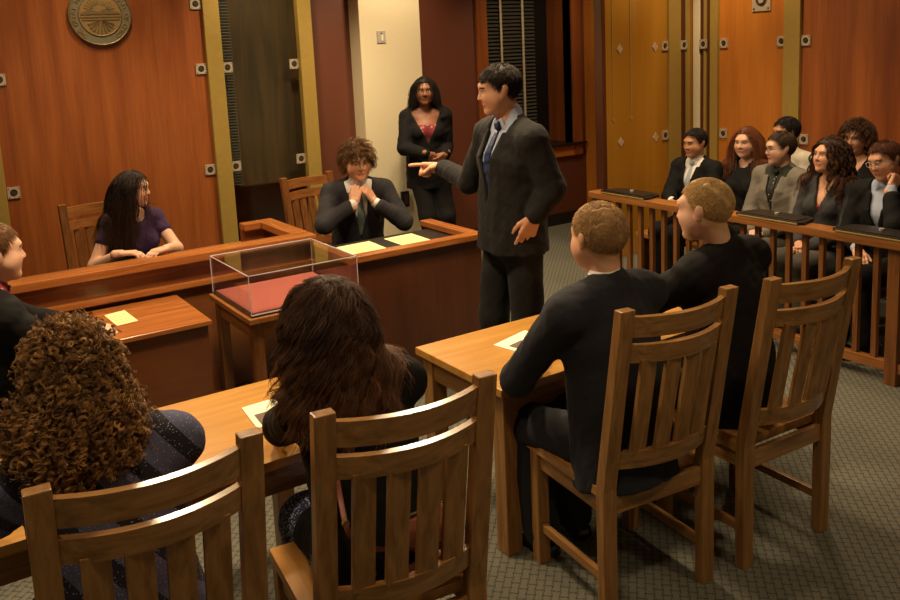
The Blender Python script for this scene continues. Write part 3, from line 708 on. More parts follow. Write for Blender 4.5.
# inlays on the amber partition
def inlay(name, x, z0, z1):
    m = MB().box(x-.006, x+.006, YG-.004, YG, z0, z1)
    m.prism([(x-.02, z0), (x, z0-.03), (x+.02, z0), (x, z0+.03)], 'y', YG-.005, YG)
    return m.build(name, M['brass'], part_)
inlay('line_inlay', 5.575, 1.30, ZC)
inlay('line_inlay', 5.80, 1.30, ZC)
for x, z in ((5.665, 1.93), (6.12, 1.93), (5.665, 1.085), (6.12, 1.085)):
    MB().prism([(x-.035, z), (x, z-.045), (x+.035, z), (x, z+.045)], 'y', YG-.006, YG).build('diamond_inlay', M['pale_metal'], part_)
# square wall brackets: pale plate with a dark round boss
def bracket(name, P, axis, lb, s=.085, cat='bracket', group='square metal brackets on the wall panels'):
    x, y, z = P; e = empty(name, P, label=lb, cat=cat, group=group)
    m = MB(); q = s/2
    # plate with a round hole: ring of quads from square to circle
    n = 32; rows = []
    for rr, dd in ((None, 0.), (None, .012), (.62, .012), (.62, 0.)):
        row = []
        for k in range(n):
            a = 2*PI*k/n; c, d = math.cos(a), math.sin(a)
            f = q/max(abs(c), abs(d)) if rr is None else q*rr
            row.append((c*f, -dd, d*f) if axis == 'y' else (-dd, c*f, d*f))
        rows.append(row)
    g = m; vs = [[g.bm.verts.new(p) for p in r] for r in rows]
    for i in range(4):
        for k in range(n):
            g.bm.faces.new((vs[i][k], vs[i][(k+1) % n], vs[(i+1) % 4][(k+1) % n], vs[(i+1) % 4][k]))
    m.build('plate', M['pale_metal'], e)
    b = MB().cyl((0, 0, 0), q*.62, -.006, axis, 24).build('backing', M['dark_boss'], e)
    b = MB().cyl((0, 0, 0), q*.30, -.018, axis, 20).build('boss', M['pale_metal'] if s > .1 else M['dark_boss'], e)
    for sx in (-1, 1):
        for sz in (-1, 1):
            c = (sx*q*.78, 0, sz*q*.78) if axis == 'y' else (0, sx*q*.78, sz*q*.78)
            if axis == 'y': MB().cyl((c[0], -.012, c[2]), q*.09, -.004, 'y', 8).build('screw', M['dark_boss'], e)
            else: MB().cyl((-.012, c[1], c[2]), q*.09, -.004, 'x', 8).build('screw', M['dark_boss'], e)
    return e
zu, zl = 1.935, 1.095
for x, z, lb in ((.785, zu, 'upper square bracket at far left edge of seal panel'), (2.285, zu, 'upper square bracket left of brass strip by grey glass'), (2.52, zu, 'upper square bracket right of brass strip on grey glass'),
                 (3.125, zu, 'upper square bracket at right edge of grey glass'), (.785, zl, 'lower square bracket at far left edge of seal panel'), (2.285, zl, 'lower square bracket left of brass strip by grey glass'),
                 (2.52, zl, 'lower square bracket right of brass strip on grey glass'), (3.125, zl, 'lower square bracket at right edge of grey glass'), (2.285, 2.46, 'topmost square bracket left of brass strip, cut by the top of the photo'),
                 (.55, zl, 'lower square bracket beyond the leftmost brass strip')):
    bracket('wall_bracket', (x, YP if (x < 2.33) else YP+.03, z), 'y', lb)
for x, z, lb in ((6.245, zu, 'upper square bracket at right end of amber partition'), (6.245, zl, 'lower square bracket at right end of amber partition'), (6.47, zu, 'upper square bracket in the corner left of white strip')):
    bracket('wall_bracket', (x, YG-(.03 if x > 6.4 else 0), z), 'y', lb)
for y, z, lb in ((5.60, zu, 'upper square bracket just right of white strip in corner'), (5.39, zu, 'upper square bracket at left edge of orange jury wall panel'), (5.39, zl, 'lower square bracket at left edge of orange jury wall panel'),
                 (4.775, zu, 'upper square bracket left of brass strip behind the jury'), (4.53, zu, 'upper square bracket right of brass strip behind the jury'), (4.53, zl, 'lower square bracket right of brass strip behind the jury')):
    bracket('wall_bracket', (XR-(.036 if y > 5.5 else .012 if y < 4.57 else 0), y, z), 'x', lb)
bracket('wall_plaque', (XR, 4.985, 2.30), 'x', 'large square ornamental plaque high on the orange jury wall', .19, 'plaque', None)
# seal
se = empty('wall_seal', (1.535, YP, 2.385), label='round bronze state seal hanging on the cherry back wall', cat='seal')
def ring(r0, r1, d0, d1, n=72):
    m = MB(); rows = []
    for r, d in ((r0, 0), (r0, d0), (r1, d1), (r1, 0)): rows.append([(r*math.cos(2*PI*k/n), -d, r*math.sin(2*PI*k/n)) for k in range(n)])
    vs = [[m.bm.verts.new(p) for p in r] for r in rows]
    for i in range(4):
        for k in range(n): m.bm.faces.new((vs[i][k], vs[i][(k+1) % n], vs[(i+1) % 4][(k+1) % n], vs[(i+1) % 4][k]))
    return m
R0 = .232
MB().cyl((0, 0, 0), R0*.99, -.026, 'y', 72).build('plate', M['patina'], se)
ring(R0, R0*.95, .034, .036).build('rim', M['bronze'], se, True)
ring(R0*.70, R0*.665, .033, .033).build('inner_rim', M['bronze'], se, True)
MB().cyl((0, -.02, 0), R0*.665, -.009, 'y', 64).build('field', M['bronze_light'], se)
m = MB()
m.box(-R0*.62, R0*.62, -.036, -.028, R0*.02, R0*.07).box(-R0*.64, R0*.64, -.035, -.028, -R0*.08, -R0*.05).box(-R0*.60, R0*.60, -.035, -.028, -R0*.17, -R0*.14)
m.prism([(-R0*.62, R0*.06), (-R0*.35, R0*.20), (-R0*.05, R0*.10), (R0*.2, R0*.22), (R0*.62, R0*.06)], 'y', -.034, -.028)
for k in range(13):
    a = math.radians(15+150*k/12); r1, r2 = R0*.24, R0*.52
    m.prism([(r1*math.cos(a-.05), R0*.1+r1*math.sin(a-.05)), (r1*math.cos(a+.05), R0*.1+r1*math.sin(a+.05)), (r2*math.cos(a), R0*.1+r2*math.sin(a))], 'y', -.034, -.028)
for k in range(9):
    a = math.radians(200+140*k/8)
    m.prism([(R0*.08*math.cos(a), -R0*.16+R0*.05*math.sin(a)), (R0*.44*math.cos(a-.07), -R0*.16+R0*.44*math.sin(a-.07)), (R0*.44*math.cos(a+.07), -R0*.16+R0*.44*math.sin(a+.07))], 'y', -.038, -.028)
m.build('relief', M['bronze'], se)
def text_mesh(txt, size, depth=.004):
    cu = bpy.data.curves.new('lettering', 'FONT'); cu.body = txt; cu.size = size; cu.extrude = depth; cu.align_x = 'CENTER'; cu.resolution_u = 2
    ob = bpy.data.objects.new('lettering', cu); COL.objects.link(ob); dg = bpy.context.evaluated_depsgraph_get()
    me = bpy.data.meshes.new_from_object(ob.evaluated_get(dg)); bpy.data.objects.remove(ob); return me
T = 'THE GREAT SEAL OF THE STATE OF OHIO'
for i, ch in enumerate(T):
    if ch == ' ': continue
    a = math.radians(232-284*i/(len(T)-1)); me = text_mesh(ch, R0*.21, .003)
    mt = Matrix.Translation((R0*.765*math.cos(a), -.030, R0*.765*math.sin(a))) @ Matrix.Rotation(-(a-PI/2), 4, 'Y') @ Matrix.Rotation(PI/2, 4, 'X')
    me.transform(mt); me.materials.append(M['bronze_light']); link(bpy.data.objects.new('letter', me), se)
# light switch and black outlet on the column
e = empty('light_switch', (3.972, 7.10, 2.137), label='grey light switch plate high on the cream column', cat='switch')
MB().box(-.045, .045, -.010, 0, -.055, .055, .003).build('plate', M['switch'], e); MB().box(-.004, .016, -.016, -.010, -.035, .02, .002).build('rocker', M['paper'], e); MB().box(-.006, .006, -.014, -.010, .028, .038).build('indicator', M['black'], e)
e = empty('wall_outlet', (4.125, 7.10, .60), label='black outlet box low on the cream column', cat='outlet')
MB().box(-.04, .04, -.03, 0, -.075, .075, .004).build('box', M['black'], e); MB().box(-.02, .02, -.034, -.03, -.05, .05, .002).build('cover', M['dark_boss'], e)

# ------------------------------------------------------------------ furniture
def table(x0, x1, y0, y1, h, lb, group):
    e = empty('counsel_table', ((x0+x1)/2, (y0+y1)/2, 0), label=lb, cat='table', group=group); X, Y = (x1-x0)/2, (y1-y0)/2
    MB().box(-X, X, -Y, Y, h-.035, h, .005).build('tabletop', M['table'], e)
    o, t = .045, .024
    for s in (1, -1):
        MB().box(-X+o, X-o, s*(Y-o)-t/2, s*(Y-o)+t/2, h-.135, h-.035, .003).build('apron', M['oak_x'], e)
        MB().box(s*(X-o)-t/2, s*(X-o)+t/2, -Y+o, Y-o, h-.135, h-.035, .003).build('apron', M['oak_y'], e)
        for q in (1, -1): MB().box(s*(X-.06)-.037, s*(X-.06)+.037, q*(Y-.06)-.037, q*(Y-.06)+.037, 0, h-.035, .005).build('leg', M['oak_z'], e)
    return e
TH = .72
table(1.86, 3.40, 2.545, 3.18, TH, 'honey oak counsel table on the right under the two men in suits', 'counsel tables')
table(-.36, 1.26, 2.555, 3.25, TH, 'honey oak counsel table on the left before the two long-haired women', 'counsel tables')
def chair(lb, group, loc, rz, dark=False):
    e = empty('slat_back_chair', (loc[0], loc[1], 0), math.radians(rz), label=lb, cat='chair', group=group)
    mz, mx, my = (M['dark_z'], M['dark_x'], M['dark_y']) if dark else (M['oak_z'], M['oak_x'], M['oak_y'])
    yb = lambda z: -.115*max(0, z-.5)/.67
    for s in (1, -1):
        MB().prism([(-.022, 0), (.020, 0), (.022, .5), (-.095, 1.17), (-.135, 1.17), (-.022, .5)], 'x', s*.225-.028, s*.225+.028, .004).build('rear_leg', mz, e)
        MB().box(s*.222-.026, s*.222+.026, .40, .45, 0, .47, .004).build('front_leg', mz, e)
        MB().box(s*.222-.012, s*.222+.012, .02, .41, .40, .468, .003).build('seat_rail', my, e)
        MB().box(s*.222-.011, s*.222+.011, .02, .41, .135, .170, .003).build('stretcher', my, e)
    MB().box(-.20, .20, -.012, .012, .40, .468, .003).build('seat_rail', mx, e); MB().box(-.20, .20, .413, .437, .40, .468, .003).build('seat_rail', mx, e)
    m = MB(); nx, ny = 13, 9; top = []
    for j in range(ny):
        y = .024+(.475-.024)*j/(ny-1); row = []
        for i in range(nx):
            x = -.248+.496*i/(nx-1); dip = .009*max(0, 1-(x/.2)**2)*max(0, 1-((y-.22)/.2)**2); row.append((x, y, .502-dip))
        top.append(row)
    m.grid(top); m.grid([[(x, y, .468) for x, y, z in r] for r in top][::-1])
    for A in (top[0], top[-1], [r[0] for r in top], [r[-1] for r in top]): m.grid([A, [(x, y, .468) for x, y, z in A]])
    bmesh.ops.remove_doubles(m.bm, verts=m.bm.verts[:], dist=1e-5); m.build('seat', M['seat'] if not dark else my, e)
    def rail(name, z0, z1, sag, th=.024):
        m = MB(); rows = []
        for i in range(17):
            x = -.202+.404*i/16; d = -sag*(1-(x/.202)**2)
            rows.append([(x, yb(z0)+d-th/2, z0), (x, yb(z0)+d+th/2, z0), (x, yb(z1)+d+th/2, z1), (x, yb(z1)+d-th/2, z1)])
        m.grid(rows, True); m.build(name, mx, e)
    rail('crest_rail', 1.070, 1.142, .058); rail('upper_rail', .978, 1.042, .058); rail('lower_rail', .575, .640, .050)
    for x in (-.131, -.044, .044, .131):
        m = MB(); rows = []
        for z in (.63, .80, .99):
            d = -(.050+(.058-.05)*(z-.6)/.4)*(1-(x/.202)**2); y = yb(z)+d; rows.append([(x-.031, y-.008, z), (x+.031, y-.008, z), (x+.031, y+.008, z), (x-.031, y+.008, z)])
        m.grid(rows, True); m.build('back_slat', mz, e)
    return e
G = 'slat-back counsel chairs in the foreground'
ch1 = chair('oak slat-back chair of the curly-haired woman, leftmost in the foreground', G, (.407, 1.975), -3)
def chair_copy(src, lb, group, loc, rz):
    c = copy_tree(src); c.location = (loc[0], loc[1], 0); c.rotation_euler = (0, 0, math.radians(rz)); c['label'] = lb; c['group'] = group; return c
chair_copy(ch1, 'oak slat-back chair with a reddish purse on its seat', G, (1.045, 1.928), -6.5)
chair_copy(ch1, 'oak slat-back chair under the sandy-haired man, left end of the right-hand table', G, (2.155, 2.03), -6)
chair_copy(ch1, 'oak slat-back chair under the blond man, nearest the jury railing', G, (2.792, 1.962), -3)
chd = chair('dark oak slat-back chair behind the young woman in purple at the bench', 'chairs at the bench and witness stand', (1.19, 6.20), 186, True)
chair_copy(chd, 'dark oak slat-back chair behind the seated young witness', 'chairs at the bench and witness stand', (2.76, 6.12), 188)
for o in list(COL.objects):
    if o.parent is None and o.name.startswith('slat_back_chair') and o.location.y > 5: o.scale = (.93,)*3
chair_copy(chd, 'dark oak slat-back chair of the young man at the far left edge', 'chairs at the bench and witness stand', (.13, 4.10), -82)
# judge's bench
bn = empty('judges_bench', (.45, 5.2, 0), label='long cherry judge bench running across the back of the courtroom', cat='bench')
def bx(mb, name, mat, p): return rel(mb.build(name, mat), p)
bx(MB().box(-1.6, 2.10, 4.79, 4.84, 0, .90), 'front_panel', M['bench_x'], bn)
bx(MB().box(-1.6, 2.125, 4.735, 4.865, .900, .945, .006), 'cap_rail', M['cap_x'], bn)
bx(MB().box(-1.6, 2.11, 4.770, 4.79, .862, .900, .004), 'moulding', M['bench_x'], bn)
bx(MB().box(-1.6, 2.11, 4.755, 4.79, .755, .790, .006), 'ledge', M['cap_x'], bn)
bx(MB().box(-1.6, 2.11, 4.765, 4.79, 0, .11, .004), 'plinth', M['bench_x'], bn)
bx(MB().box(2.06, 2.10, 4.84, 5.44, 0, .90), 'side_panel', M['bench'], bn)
bx(MB().box(2.015, 2.125, 4.865, 5.45, .900, .945, .006), 'cap_rail', M['cap_y'], bn)
bx(MB().box(1.90, 2.015, 5.35, 5.45, .900, .945, .006), 'cap_rail', M['cap_x'], bn)
bx(MB().box(1.90, 2.06, 5.40, 5.44, 0, .90), 'side_panel', M['bench_x'], bn)
bx(MB().box(-1.6, 2.06, 4.84, 5.55, .76, .80, .004), 'worktop', M['dark_x'], bn)
# witness stand
ws = empty('witness_stand', (2.69, 4.8, 0), label='dark cherry witness stand with two yellow sheets on top', cat='witness stand')
X0, X1, Y0, Y1, ZT = 2.215, 3.165, 4.49, 5.12, .83
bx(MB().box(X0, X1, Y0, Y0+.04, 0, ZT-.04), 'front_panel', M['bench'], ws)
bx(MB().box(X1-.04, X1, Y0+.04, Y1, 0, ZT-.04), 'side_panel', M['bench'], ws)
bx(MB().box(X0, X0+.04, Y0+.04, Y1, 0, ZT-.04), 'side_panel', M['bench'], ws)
bx(MB().box(X0-.02, X1+.015, Y0-.03, Y0+.06, ZT-.04, ZT, .005), 'cap_rail', M['cap_x'], ws)
bx(MB().box(X1-.075, X1+.015, Y0+.06, Y1, ZT-.04, ZT, .005), 'cap_rail', M['cap_y'], ws)
bx(MB().box(X0-.02, X0+.055, Y0+.06, Y1, ZT-.04, ZT, .005), 'cap_rail', M['cap_y'], ws)
bx(MB().box(X0+.04, X1-.04, Y0+.04, Y1-.10, ZT-.075, ZT-.045), 'shelf', M['black'], ws)
bx(MB().box(X0+.03, X1-.03, Y1-.10, Y1-.07, 0, ZT-.075), 'rear_panel', M['bench'], ws)
# clerk's desk
cd = empty('clerk_desk', (.93, 4.44, 0), label='cherry clerk desk against the bench, left of the display case', cat='desk')
bx(MB().box(.50, 1.262, 4.135, 4.735, .715, .74, .004), 'desktop', M['cap_x'], cd)
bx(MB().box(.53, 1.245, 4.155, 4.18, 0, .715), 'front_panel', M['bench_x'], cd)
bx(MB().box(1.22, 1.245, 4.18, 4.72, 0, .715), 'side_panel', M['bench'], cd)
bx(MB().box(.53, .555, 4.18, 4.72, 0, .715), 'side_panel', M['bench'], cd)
# display table and acrylic case
DH = .74
dt = empty('display_table', (1.725, 4.31, 0), label='small oak table carrying the clear display case', cat='table')
bx(MB().box(1.405, 2.045, 4.0, 4.62, DH-.03, DH, .005), 'tabletop', M['dark_y'], dt)
for x in (1.455, 1.995):
    for y in (4.05, 4.57): bx(MB().box(x-.028, x+.028, y-.028, y+.028, 0, DH-.03, .004), 'leg', M['dark_z'], dt)
bx(MB().box(1.46, 1.99, 4.032, 4.052, DH-.12, DH-.03), 'apron', M['dark_x'], dt); bx(MB().box(1.46, 1.99, 4.568, 4.588, DH-.12, DH-.03), 'apron', M['dark_x'], dt)
bx(MB().box(1.437, 1.457, 4.05, 4.57, DH-.12, DH-.03), 'apron', M['dark_y'], dt); bx(MB().box(1.993, 2.013, 4.05, 4.57, DH-.12, DH-.03), 'apron', M['dark_y'], dt)
cs = empty('display_case', (1.725, 4.31, DH), label='clear acrylic display case lined with red felt', cat='display case')
x0, x1, y0, y1, z0, z1 = 1.425, 2.025, 4.02, 4.60, DH, DH+.215
bx(MB().box(x0, x1, y0, y1, z0, z0+.012), 'base', M['black'], cs)
bx(MB().box(x0+.012, x1-.012, y0+.012, y1-.012, z0+.012, z0+.022, .003), 'felt_lining', M['felt'], cs)
t = .004
for n_, b in (('side_pane', (x0, x0+t, y0, y1, z0+.012, z1-t)), ('side_pane', (x1-t, x1, y0, y1, z0+.012, z1-t)), ('front_pane', (x0+t, x1-t, y0, y0+t, z0+.012, z1-t)), ('rear_pane', (x0+t, x1-t, y1-t, y1, z0+.012, z1-t)), ('top_pane', (x0, x1, y0, y1, z1-t, z1))):
    bx(MB().box(*b), n_, M['acrylic'], cs)
m = MB(); q = .0019
for y in (y0, y1): m.box(x0-q, x1+q, y-q, y+q, z1-q, z1+q)
for x in (x0, x1): m.box(x-q, x+q, y0-q, y1+q, z1-q, z1+q)
for x in (x0, x1):
    for y in (y0, y1): m.box(x-q, x+q, y-q, y+q, z0+.012, z1)
m.box(x0, x1, y0-q, y0+q, z0+.010, z0+.016)
bx(m, 'polished_edges', M['acryl_edge'], cs)
# jury railing
rl = empty('jury_railing', (4.66, 3.9, 0), label='oak railing with square balusters before the seated spectators', cat='railing')
XL, YN, YF = 4.66, 2.58, 4.99
bx(MB().box(XL-.065, XL+.065, YN-.9, YF+.04, .80, .852, .008), 'cap_rail', M['dark_y'], rl)
bx(MB().box(XL-.022, XL+.022, YN-.9, YF, .075, .135, .004), 'bottom_rail', M['dark_y'], rl)
for y in (YN, YF): bx(MB().box(XL-.035, XL+.035, y-.035, y+.035, 0, .80, .004), 'newel_post', M['dark_z'], rl)
nb = 20
for i in range(nb): 
    y = YN+(YF-YN)*(i+1)/(nb+1); bx(MB().box(XL-.016, XL+.016, y-.016, y+.016, .135, .80, .002), 'baluster', M['dark_z'], rl)
for i in range(6):
    y = YN-.12*(i+1); bx(MB().box(XL-.016, XL+.016, y-.016, y+.016, .135, .80, .002), 'baluster', M['dark_z'], rl)
# folding tablets on the railing
def tablet(y, lb, L=.50):
    e = empty('folding_screen', (XL+.01, y, .852), label=lb, cat='folding screen', group='black folding screens on the jury railing')
    m = MB(); rows = []
    m.prism([(-.075, -L/2+.03), (-.055, -L/2), (.09, -L/2+.03), (.13, -L/2+.08), (.13, L/2-.08), (.09, L/2-.03), (-.055, L/2), (-.075, L/2-.03)], 'z', 0, .020, .005)
    m.build('case', M['black'], e)
    MB().box(-.055, .055, -L/2+.05, L/2-.05, .020, .025, .002).build('lid', M['black'], e)
    MB().box(-.078, -.070, -L/2+.03, L/2-.03, .002, .012, .002).build('edge_strip', M['brass'], e)
    MB().cyl((.03, .0, .025), .014, .012, 'z', 16).build('knob', M['pale_metal'], e)
tablet(4.66, 'black folding screen on the railing, farthest, before the amber partition')
tablet(3.39, 'black folding screen on the railing in front of the man with glasses')
tablet(2.70, 'black folding screen on the railing, nearest the railing end')
# jury benches
def pew(x, y0, y1, lb):
    e = empty('spectator_bench', (x, (y0+y1)/2, 0), label=lb, cat='bench', group='wooden spectator benches behind the railing'); L = (y1-y0)/2
    MB().box(-.22, .22, -L, L, .35, .39, .006).build('seat', M['dark_y'], e)
    MB().prism([(.20, .39), (.23, .39), (.28, .72), (.25, .72)], 'y', -L, L, .004).build('backrest', M['dark_y'], e)
    for s in (1, -1): MB().prism([(-.20, 0), (.24, 0), (.24, .39), (.27, .70), (.24, .70), (.18, .35), (-.20, .35)], 'y', s*(L-.03)-.02, s*(L-.03)+.02).build('end_panel', M['dark_z'], e)
pew(5.50, 2.45, 5.2, 'wooden spectator bench, front row directly behind the railing')
pew(6.22, 2.45, 5.2, 'wooden spectator bench, back row against the orange wall')
# papers
def sheet(name, pts, z, mat, lb, cat, group=None, th=.0015):
    P = [Vector((x, y, 0)) for x, y in pts]; c = sum(P, Vector())/4; e = empty(name, (c.x, c.y, z), label=lb, cat=cat, group=group)
    MB().prism([((p-c).x, (p-c).y) for p in P], 'z', 0, th).build('page', mat, e)
    u, v = P[1]-P[0], P[3]-P[0]; return e, (P[0]-c, u, v, th)
def block(e, f, a0, a1, b0, b1, name, mat):
    o, u, v, th = f; q = [o+u*a+v*b for a, b in ((a0, b0), (a1, b0), (a1, b1), (a0, b1))]
    MB().prism([(p.x, p.y) for p in q], 'z', th, th+.0006).build(name, mat, e)
def lines(e, f, n, b0=.15, b1=.85):
    for i in range(n): block(e, f, .1, .9-.25*(i % 3 == 2), b0+(b1-b0)*i/n, b0+(b1-b0)*i/n+.25/n, 'text_line', M['grey_ink'])
M['grey_ink'] = plain('faded_ink', (.52, .46, .22), .8)
GP = 'yellow sheets on the witness stand'
e, f = sheet('paper_sheet', [(2.345, 4.695), (2.585, 4.70), (2.60, 4.965), (2.355, 4.955)], ZT-.045, M['yellow_paper'], 'yellow sheet on the witness stand, left of the pair', 'paper', GP); lines(e, f, 6)
e, f = sheet('paper_sheet', [(2.70, 4.70), (2.915, 4.705), (2.925, 4.965), (2.705, 4.955)], ZT-.045, M['yellow_paper'], 'yellow sheet on the witness stand, right of the pair', 'paper', GP); lines(e, f, 6)
e, f = sheet('paper_sheet', [(.86, 4.37), (.965, 4.385), (.955, 4.62), (.85, 4.60)], DH, M['yellow_paper'], 'small cream paper on the clerk desk', 'paper'); lines(e, f, 4)
GB = 'white printed booklets on the counsel tables'
e, f = sheet('booklet', [(2.168, 2.80), (2.40, 2.86), (2.36, 3.03), (2.135, 2.965)], TH, M['paper'], 'white booklet by the hands of the sandy-haired man', 'booklet', GB, .004); block(e, f, .12, .5, .12, .62, 'cover_photo', M['ink'])
e, f = sheet('booklet', [(.985, 2.82), (1.13, 2.82), (1.15, 3.04), (1.005, 3.03)], TH, M['paper'], 'white booklet by the elbow of the woman in black', 'booklet', GB, .004); block(e, f, .15, .85, .1, .55, 'cover_photo', M['ink'])
# ------------------------------------------------------------------ the people
F_ = dict(
 charcoal=fabric('charcoal_suiting', (.012, .0118, .0115)), navy=fabric('midnight_suiting', (.012, .013, .018)), black=fabric('black_cloth', (.004, .0038, .004), sheen=.0),
 slate=fabric('slate_suiting', (.021, .020, .024)), grey=fabric('grey_suiting', (.17, .155, .125)), darkgrey=fabric('dark_grey_knit', (.040, .040, .042)), olive=fabric('dark_green_shirt', (.035, .042, .030)),
 white=fabric('white_shirting', (.72, .70, .66), .7), blue=fabric('pale_blue_shirting', (.36, .42, .56), .7), purple=fabric('purple_jersey', (.040, .018, .060)),
 rose=fabric('rose_print', (.20, .030, .038), spot=(.36, .17, .17), spot_scale=30., thr=.34), sparkle=fabric('navy_glitter_knit', (.075, .080, .15), spot=(.42, .34, .40), spot_scale=140., thr=.17, stripe=(.014, .014, .022), sdir=(.8, 0, .6), sscale=10.),
 dots=fabric('dotted_skirt', (.035, .045, .11), spot=(.42, .48, .60), spot_scale=120., thr=.36), tie_blue=fabric('blue_striped_tie', (.020, .040, .13), .4, stripe=(.010, .014, .04), sscale=28., sdir=(.7, .2, .7)),
 tie_teal=fabric('teal_tie', (.13, .18, .20), .4, stripe=(.17, .19, .13), sscale=20.), tie_dot=fabric('dotted_tie', (.015, .015, .015), .5, spot=(.5, .5, .48), spot_scale=60., thr=.22), tie_grey=fabric('grey_tie', (.32, .36, .42), .5),
 trouser=fabric('grey_trousers', (.085, .078, .066)), cream=fabric('cream_shirting', (.50, .46, .36), .7))
SHOE = M['shoe'] = plain('black_leather', (.010, .009, .009), .22, spec=.6)
def suit(P, mat, shirt='white', tie='tie_blue', trousers=None, seed=0, hem=-.10, apex=.20, **kw):
    P.shirt(F_[shirt]); 
    if tie: P.tie(F_[tie])
    P.jacket(F_[mat], seed=seed, hem=hem, apex=apex, **kw); P.trousers(F_[trousers or mat], seed=seed+9); P.shoes(SHOE)
# standing speaker
p = Person((2.735, 3.585, 1.035), face=-86, lean=1, roll=-2, size=1.10, hs=.95, hoff=(.012, .025), head=(20, 9, -3), skin='light', hair=(.020, .012, .008), build=1.0)
p.leg(1, (2.70, 3.72, 0)); p.leg(-1, (2.84, 3.47, 0))
p.arm(1, (2.70, 4.20, 1.335), hint=A3(-.1, .3, -1), hand='point', hdir=A3(-.86, .50, .02), palm=A3(.0, -.75, -.65))
p.arm(-1, (2.692, 3.343, 1.165), elbow=(2.79, 3.315, 1.30), hint=A3(.95, -.2, 0), hand='flat', hdir=A3(-.22, .36, -.9), palm=A3(.3, 1, 0))
p.body(.0042); suit(p, 'charcoal', 'blue', 'tie_blue', seed=2, hem=-.07, apex=.16, slack=.02)
p.hair('short', 3800, .035, .0014, t=.007, lift=.3, seed=4, wave=.08, fringe=.25, line=([-.12, -.075, -.035, -.005, .022, .048, .075, .12], [-.080, -.070, -.040, .005, .012, .055, .066, .07]))
p.finish('standing man in dark suit and blue tie pointing towards the witness')
# standing woman by the column
p = Person((4.20, 6.76, .915), face=206, lean=0, size=1.03, hs=1.0, sex='f', head=(4, 1, 0), skin='brown', hair=(.010, .007, .006), build=1.02)
p.leg(1, (4.20, 6.74, 0)); p.leg(-1, (4.36, 6.70, 0))
p.arm(1, (4.04, 6.50, 1.085), hint=A3(-.5, .7, -.3), hand='grip', hdir=A3(.75, -.1, -.5), palm=A3(.2, 1, .2)); p.arm(-1, (4.215, 6.48, 1.07), hint=A3(.5, .7, -.3), hand='grip', hdir=A3(-.75, -.1, -.45), palm=A3(-.2, 1, .2))
p.body(.0045); p.shirt(F_['rose'], cuffs=False, collar=False, top=.405); p.jacket(F_['black'], apex=.245, open_=.125, hem=-.16, lapel=False, name='cardigan', seed=5, slack=.02, neckr=.085, collar=False); p.trousers(F_['black'], loose=.03, seed=4); p.shoes(SHOE)
p.hair('long', 1500, .27, .0017, lift=.35, seed=8, part=.0, wave=.004, wfreq=24, back=.2)
p.finish('woman standing by the column in black cardigan over a rose top, hands clasped')
# young woman at the bench
p = Person((1.31, 6.00, .535), face=165, lean=13, size=.97, hs=1.0, sex='f', head=(-46, 4, -2), skin='pale', hair=(.022, .011, .008))
p.sit_legs(); p.arm(1, (1.17, 5.62, .83), hint=A3(-.6, .3, -.8), hdir=A3(.9, -.4, 0)); p.arm(-1, (1.45, 5.56, .83), hint=A3(.7, .3, -.8), hdir=A3(-.9, -.4, 0))
p.body(.0045, True); p.jacket(F_['purple'], hem=-.1, lapel=False, vcut=False, name='purple_top', sleeve=.38, neckr=.072, gg=.010, collar=False, seed=6); p.trousers(F_['black']); p.shoes(SHOE)
p.hair('long', 2200, .50, .0018, lift=.3, seed=9, part=.0, wave=.004, wfreq=18, back=.45, grav=.4, tip=(.05, .022, .010))
p.finish('young woman in purple top with long dark hair, seated behind the bench')
# witness
p = Person((2.93, 5.78, .53), face=198, lean=17, size=1.05, hs=1.04, head=(-6, 9, 3), skin='light', hair=(.15, .075, .028))
p.sit_legs(.36); p.arm(1, (2.765, 5.47, .955), hint=A3(-1, -.35, -.85), hand='grip', hdir=A3(.35, .25, .9), palm=A3(.5, .85, .0)); p.arm(-1, (2.915, 5.445, .945), hint=A3(1, -.35, -.85), hand='grip', hdir=A3(-.4, .25, .85), palm=A3(-.5, .85, .0))
p.body(.0045); suit(p, 'slate', 'white', 'tie_teal', seed=12, stop=.80, apex=.12, open_=.085)
p.hair('long', 3000, .080, .0013, t=.012, lift=.75, seed=14, wave=.008, wfreq=75, back=-.2, grav=.16, K=16, var=.6, clump=8, cj=.004, jit=.3, gap=.004, line=([-.12, -.075, -.035, -.005, .022, .048, .075, .12], [-.085, -.078, -.05, -.012, .0, .040, .050, .052]))
p.finish('young witness with tousled brown hair in dark suit holding his tie')
# young man at far left edge
p = Person((.245, 4.13, .505), face=82, lean=8, size=1.06, hs=1.02, head=(2, 2, 0), skin='pale', hair=(.16, .075, .026))
p.sit_legs(.36); p.arm(1, (.70, 4.10, .775), hint=A3(0, -1, -.5)); p.arm(-1, (.72, 4.34, .775), hint=A3(-.2, 1, -.4))
p.body(); suit(p, 'black', 'rose', None, seed=15)
p.hair('short', 3400, .026, .0013, t=.008, lift=.4, seed=16, wave=.06, fringe=.3)
p.finish('young man in black at the far left edge, in profile, arm on the clerk desk')
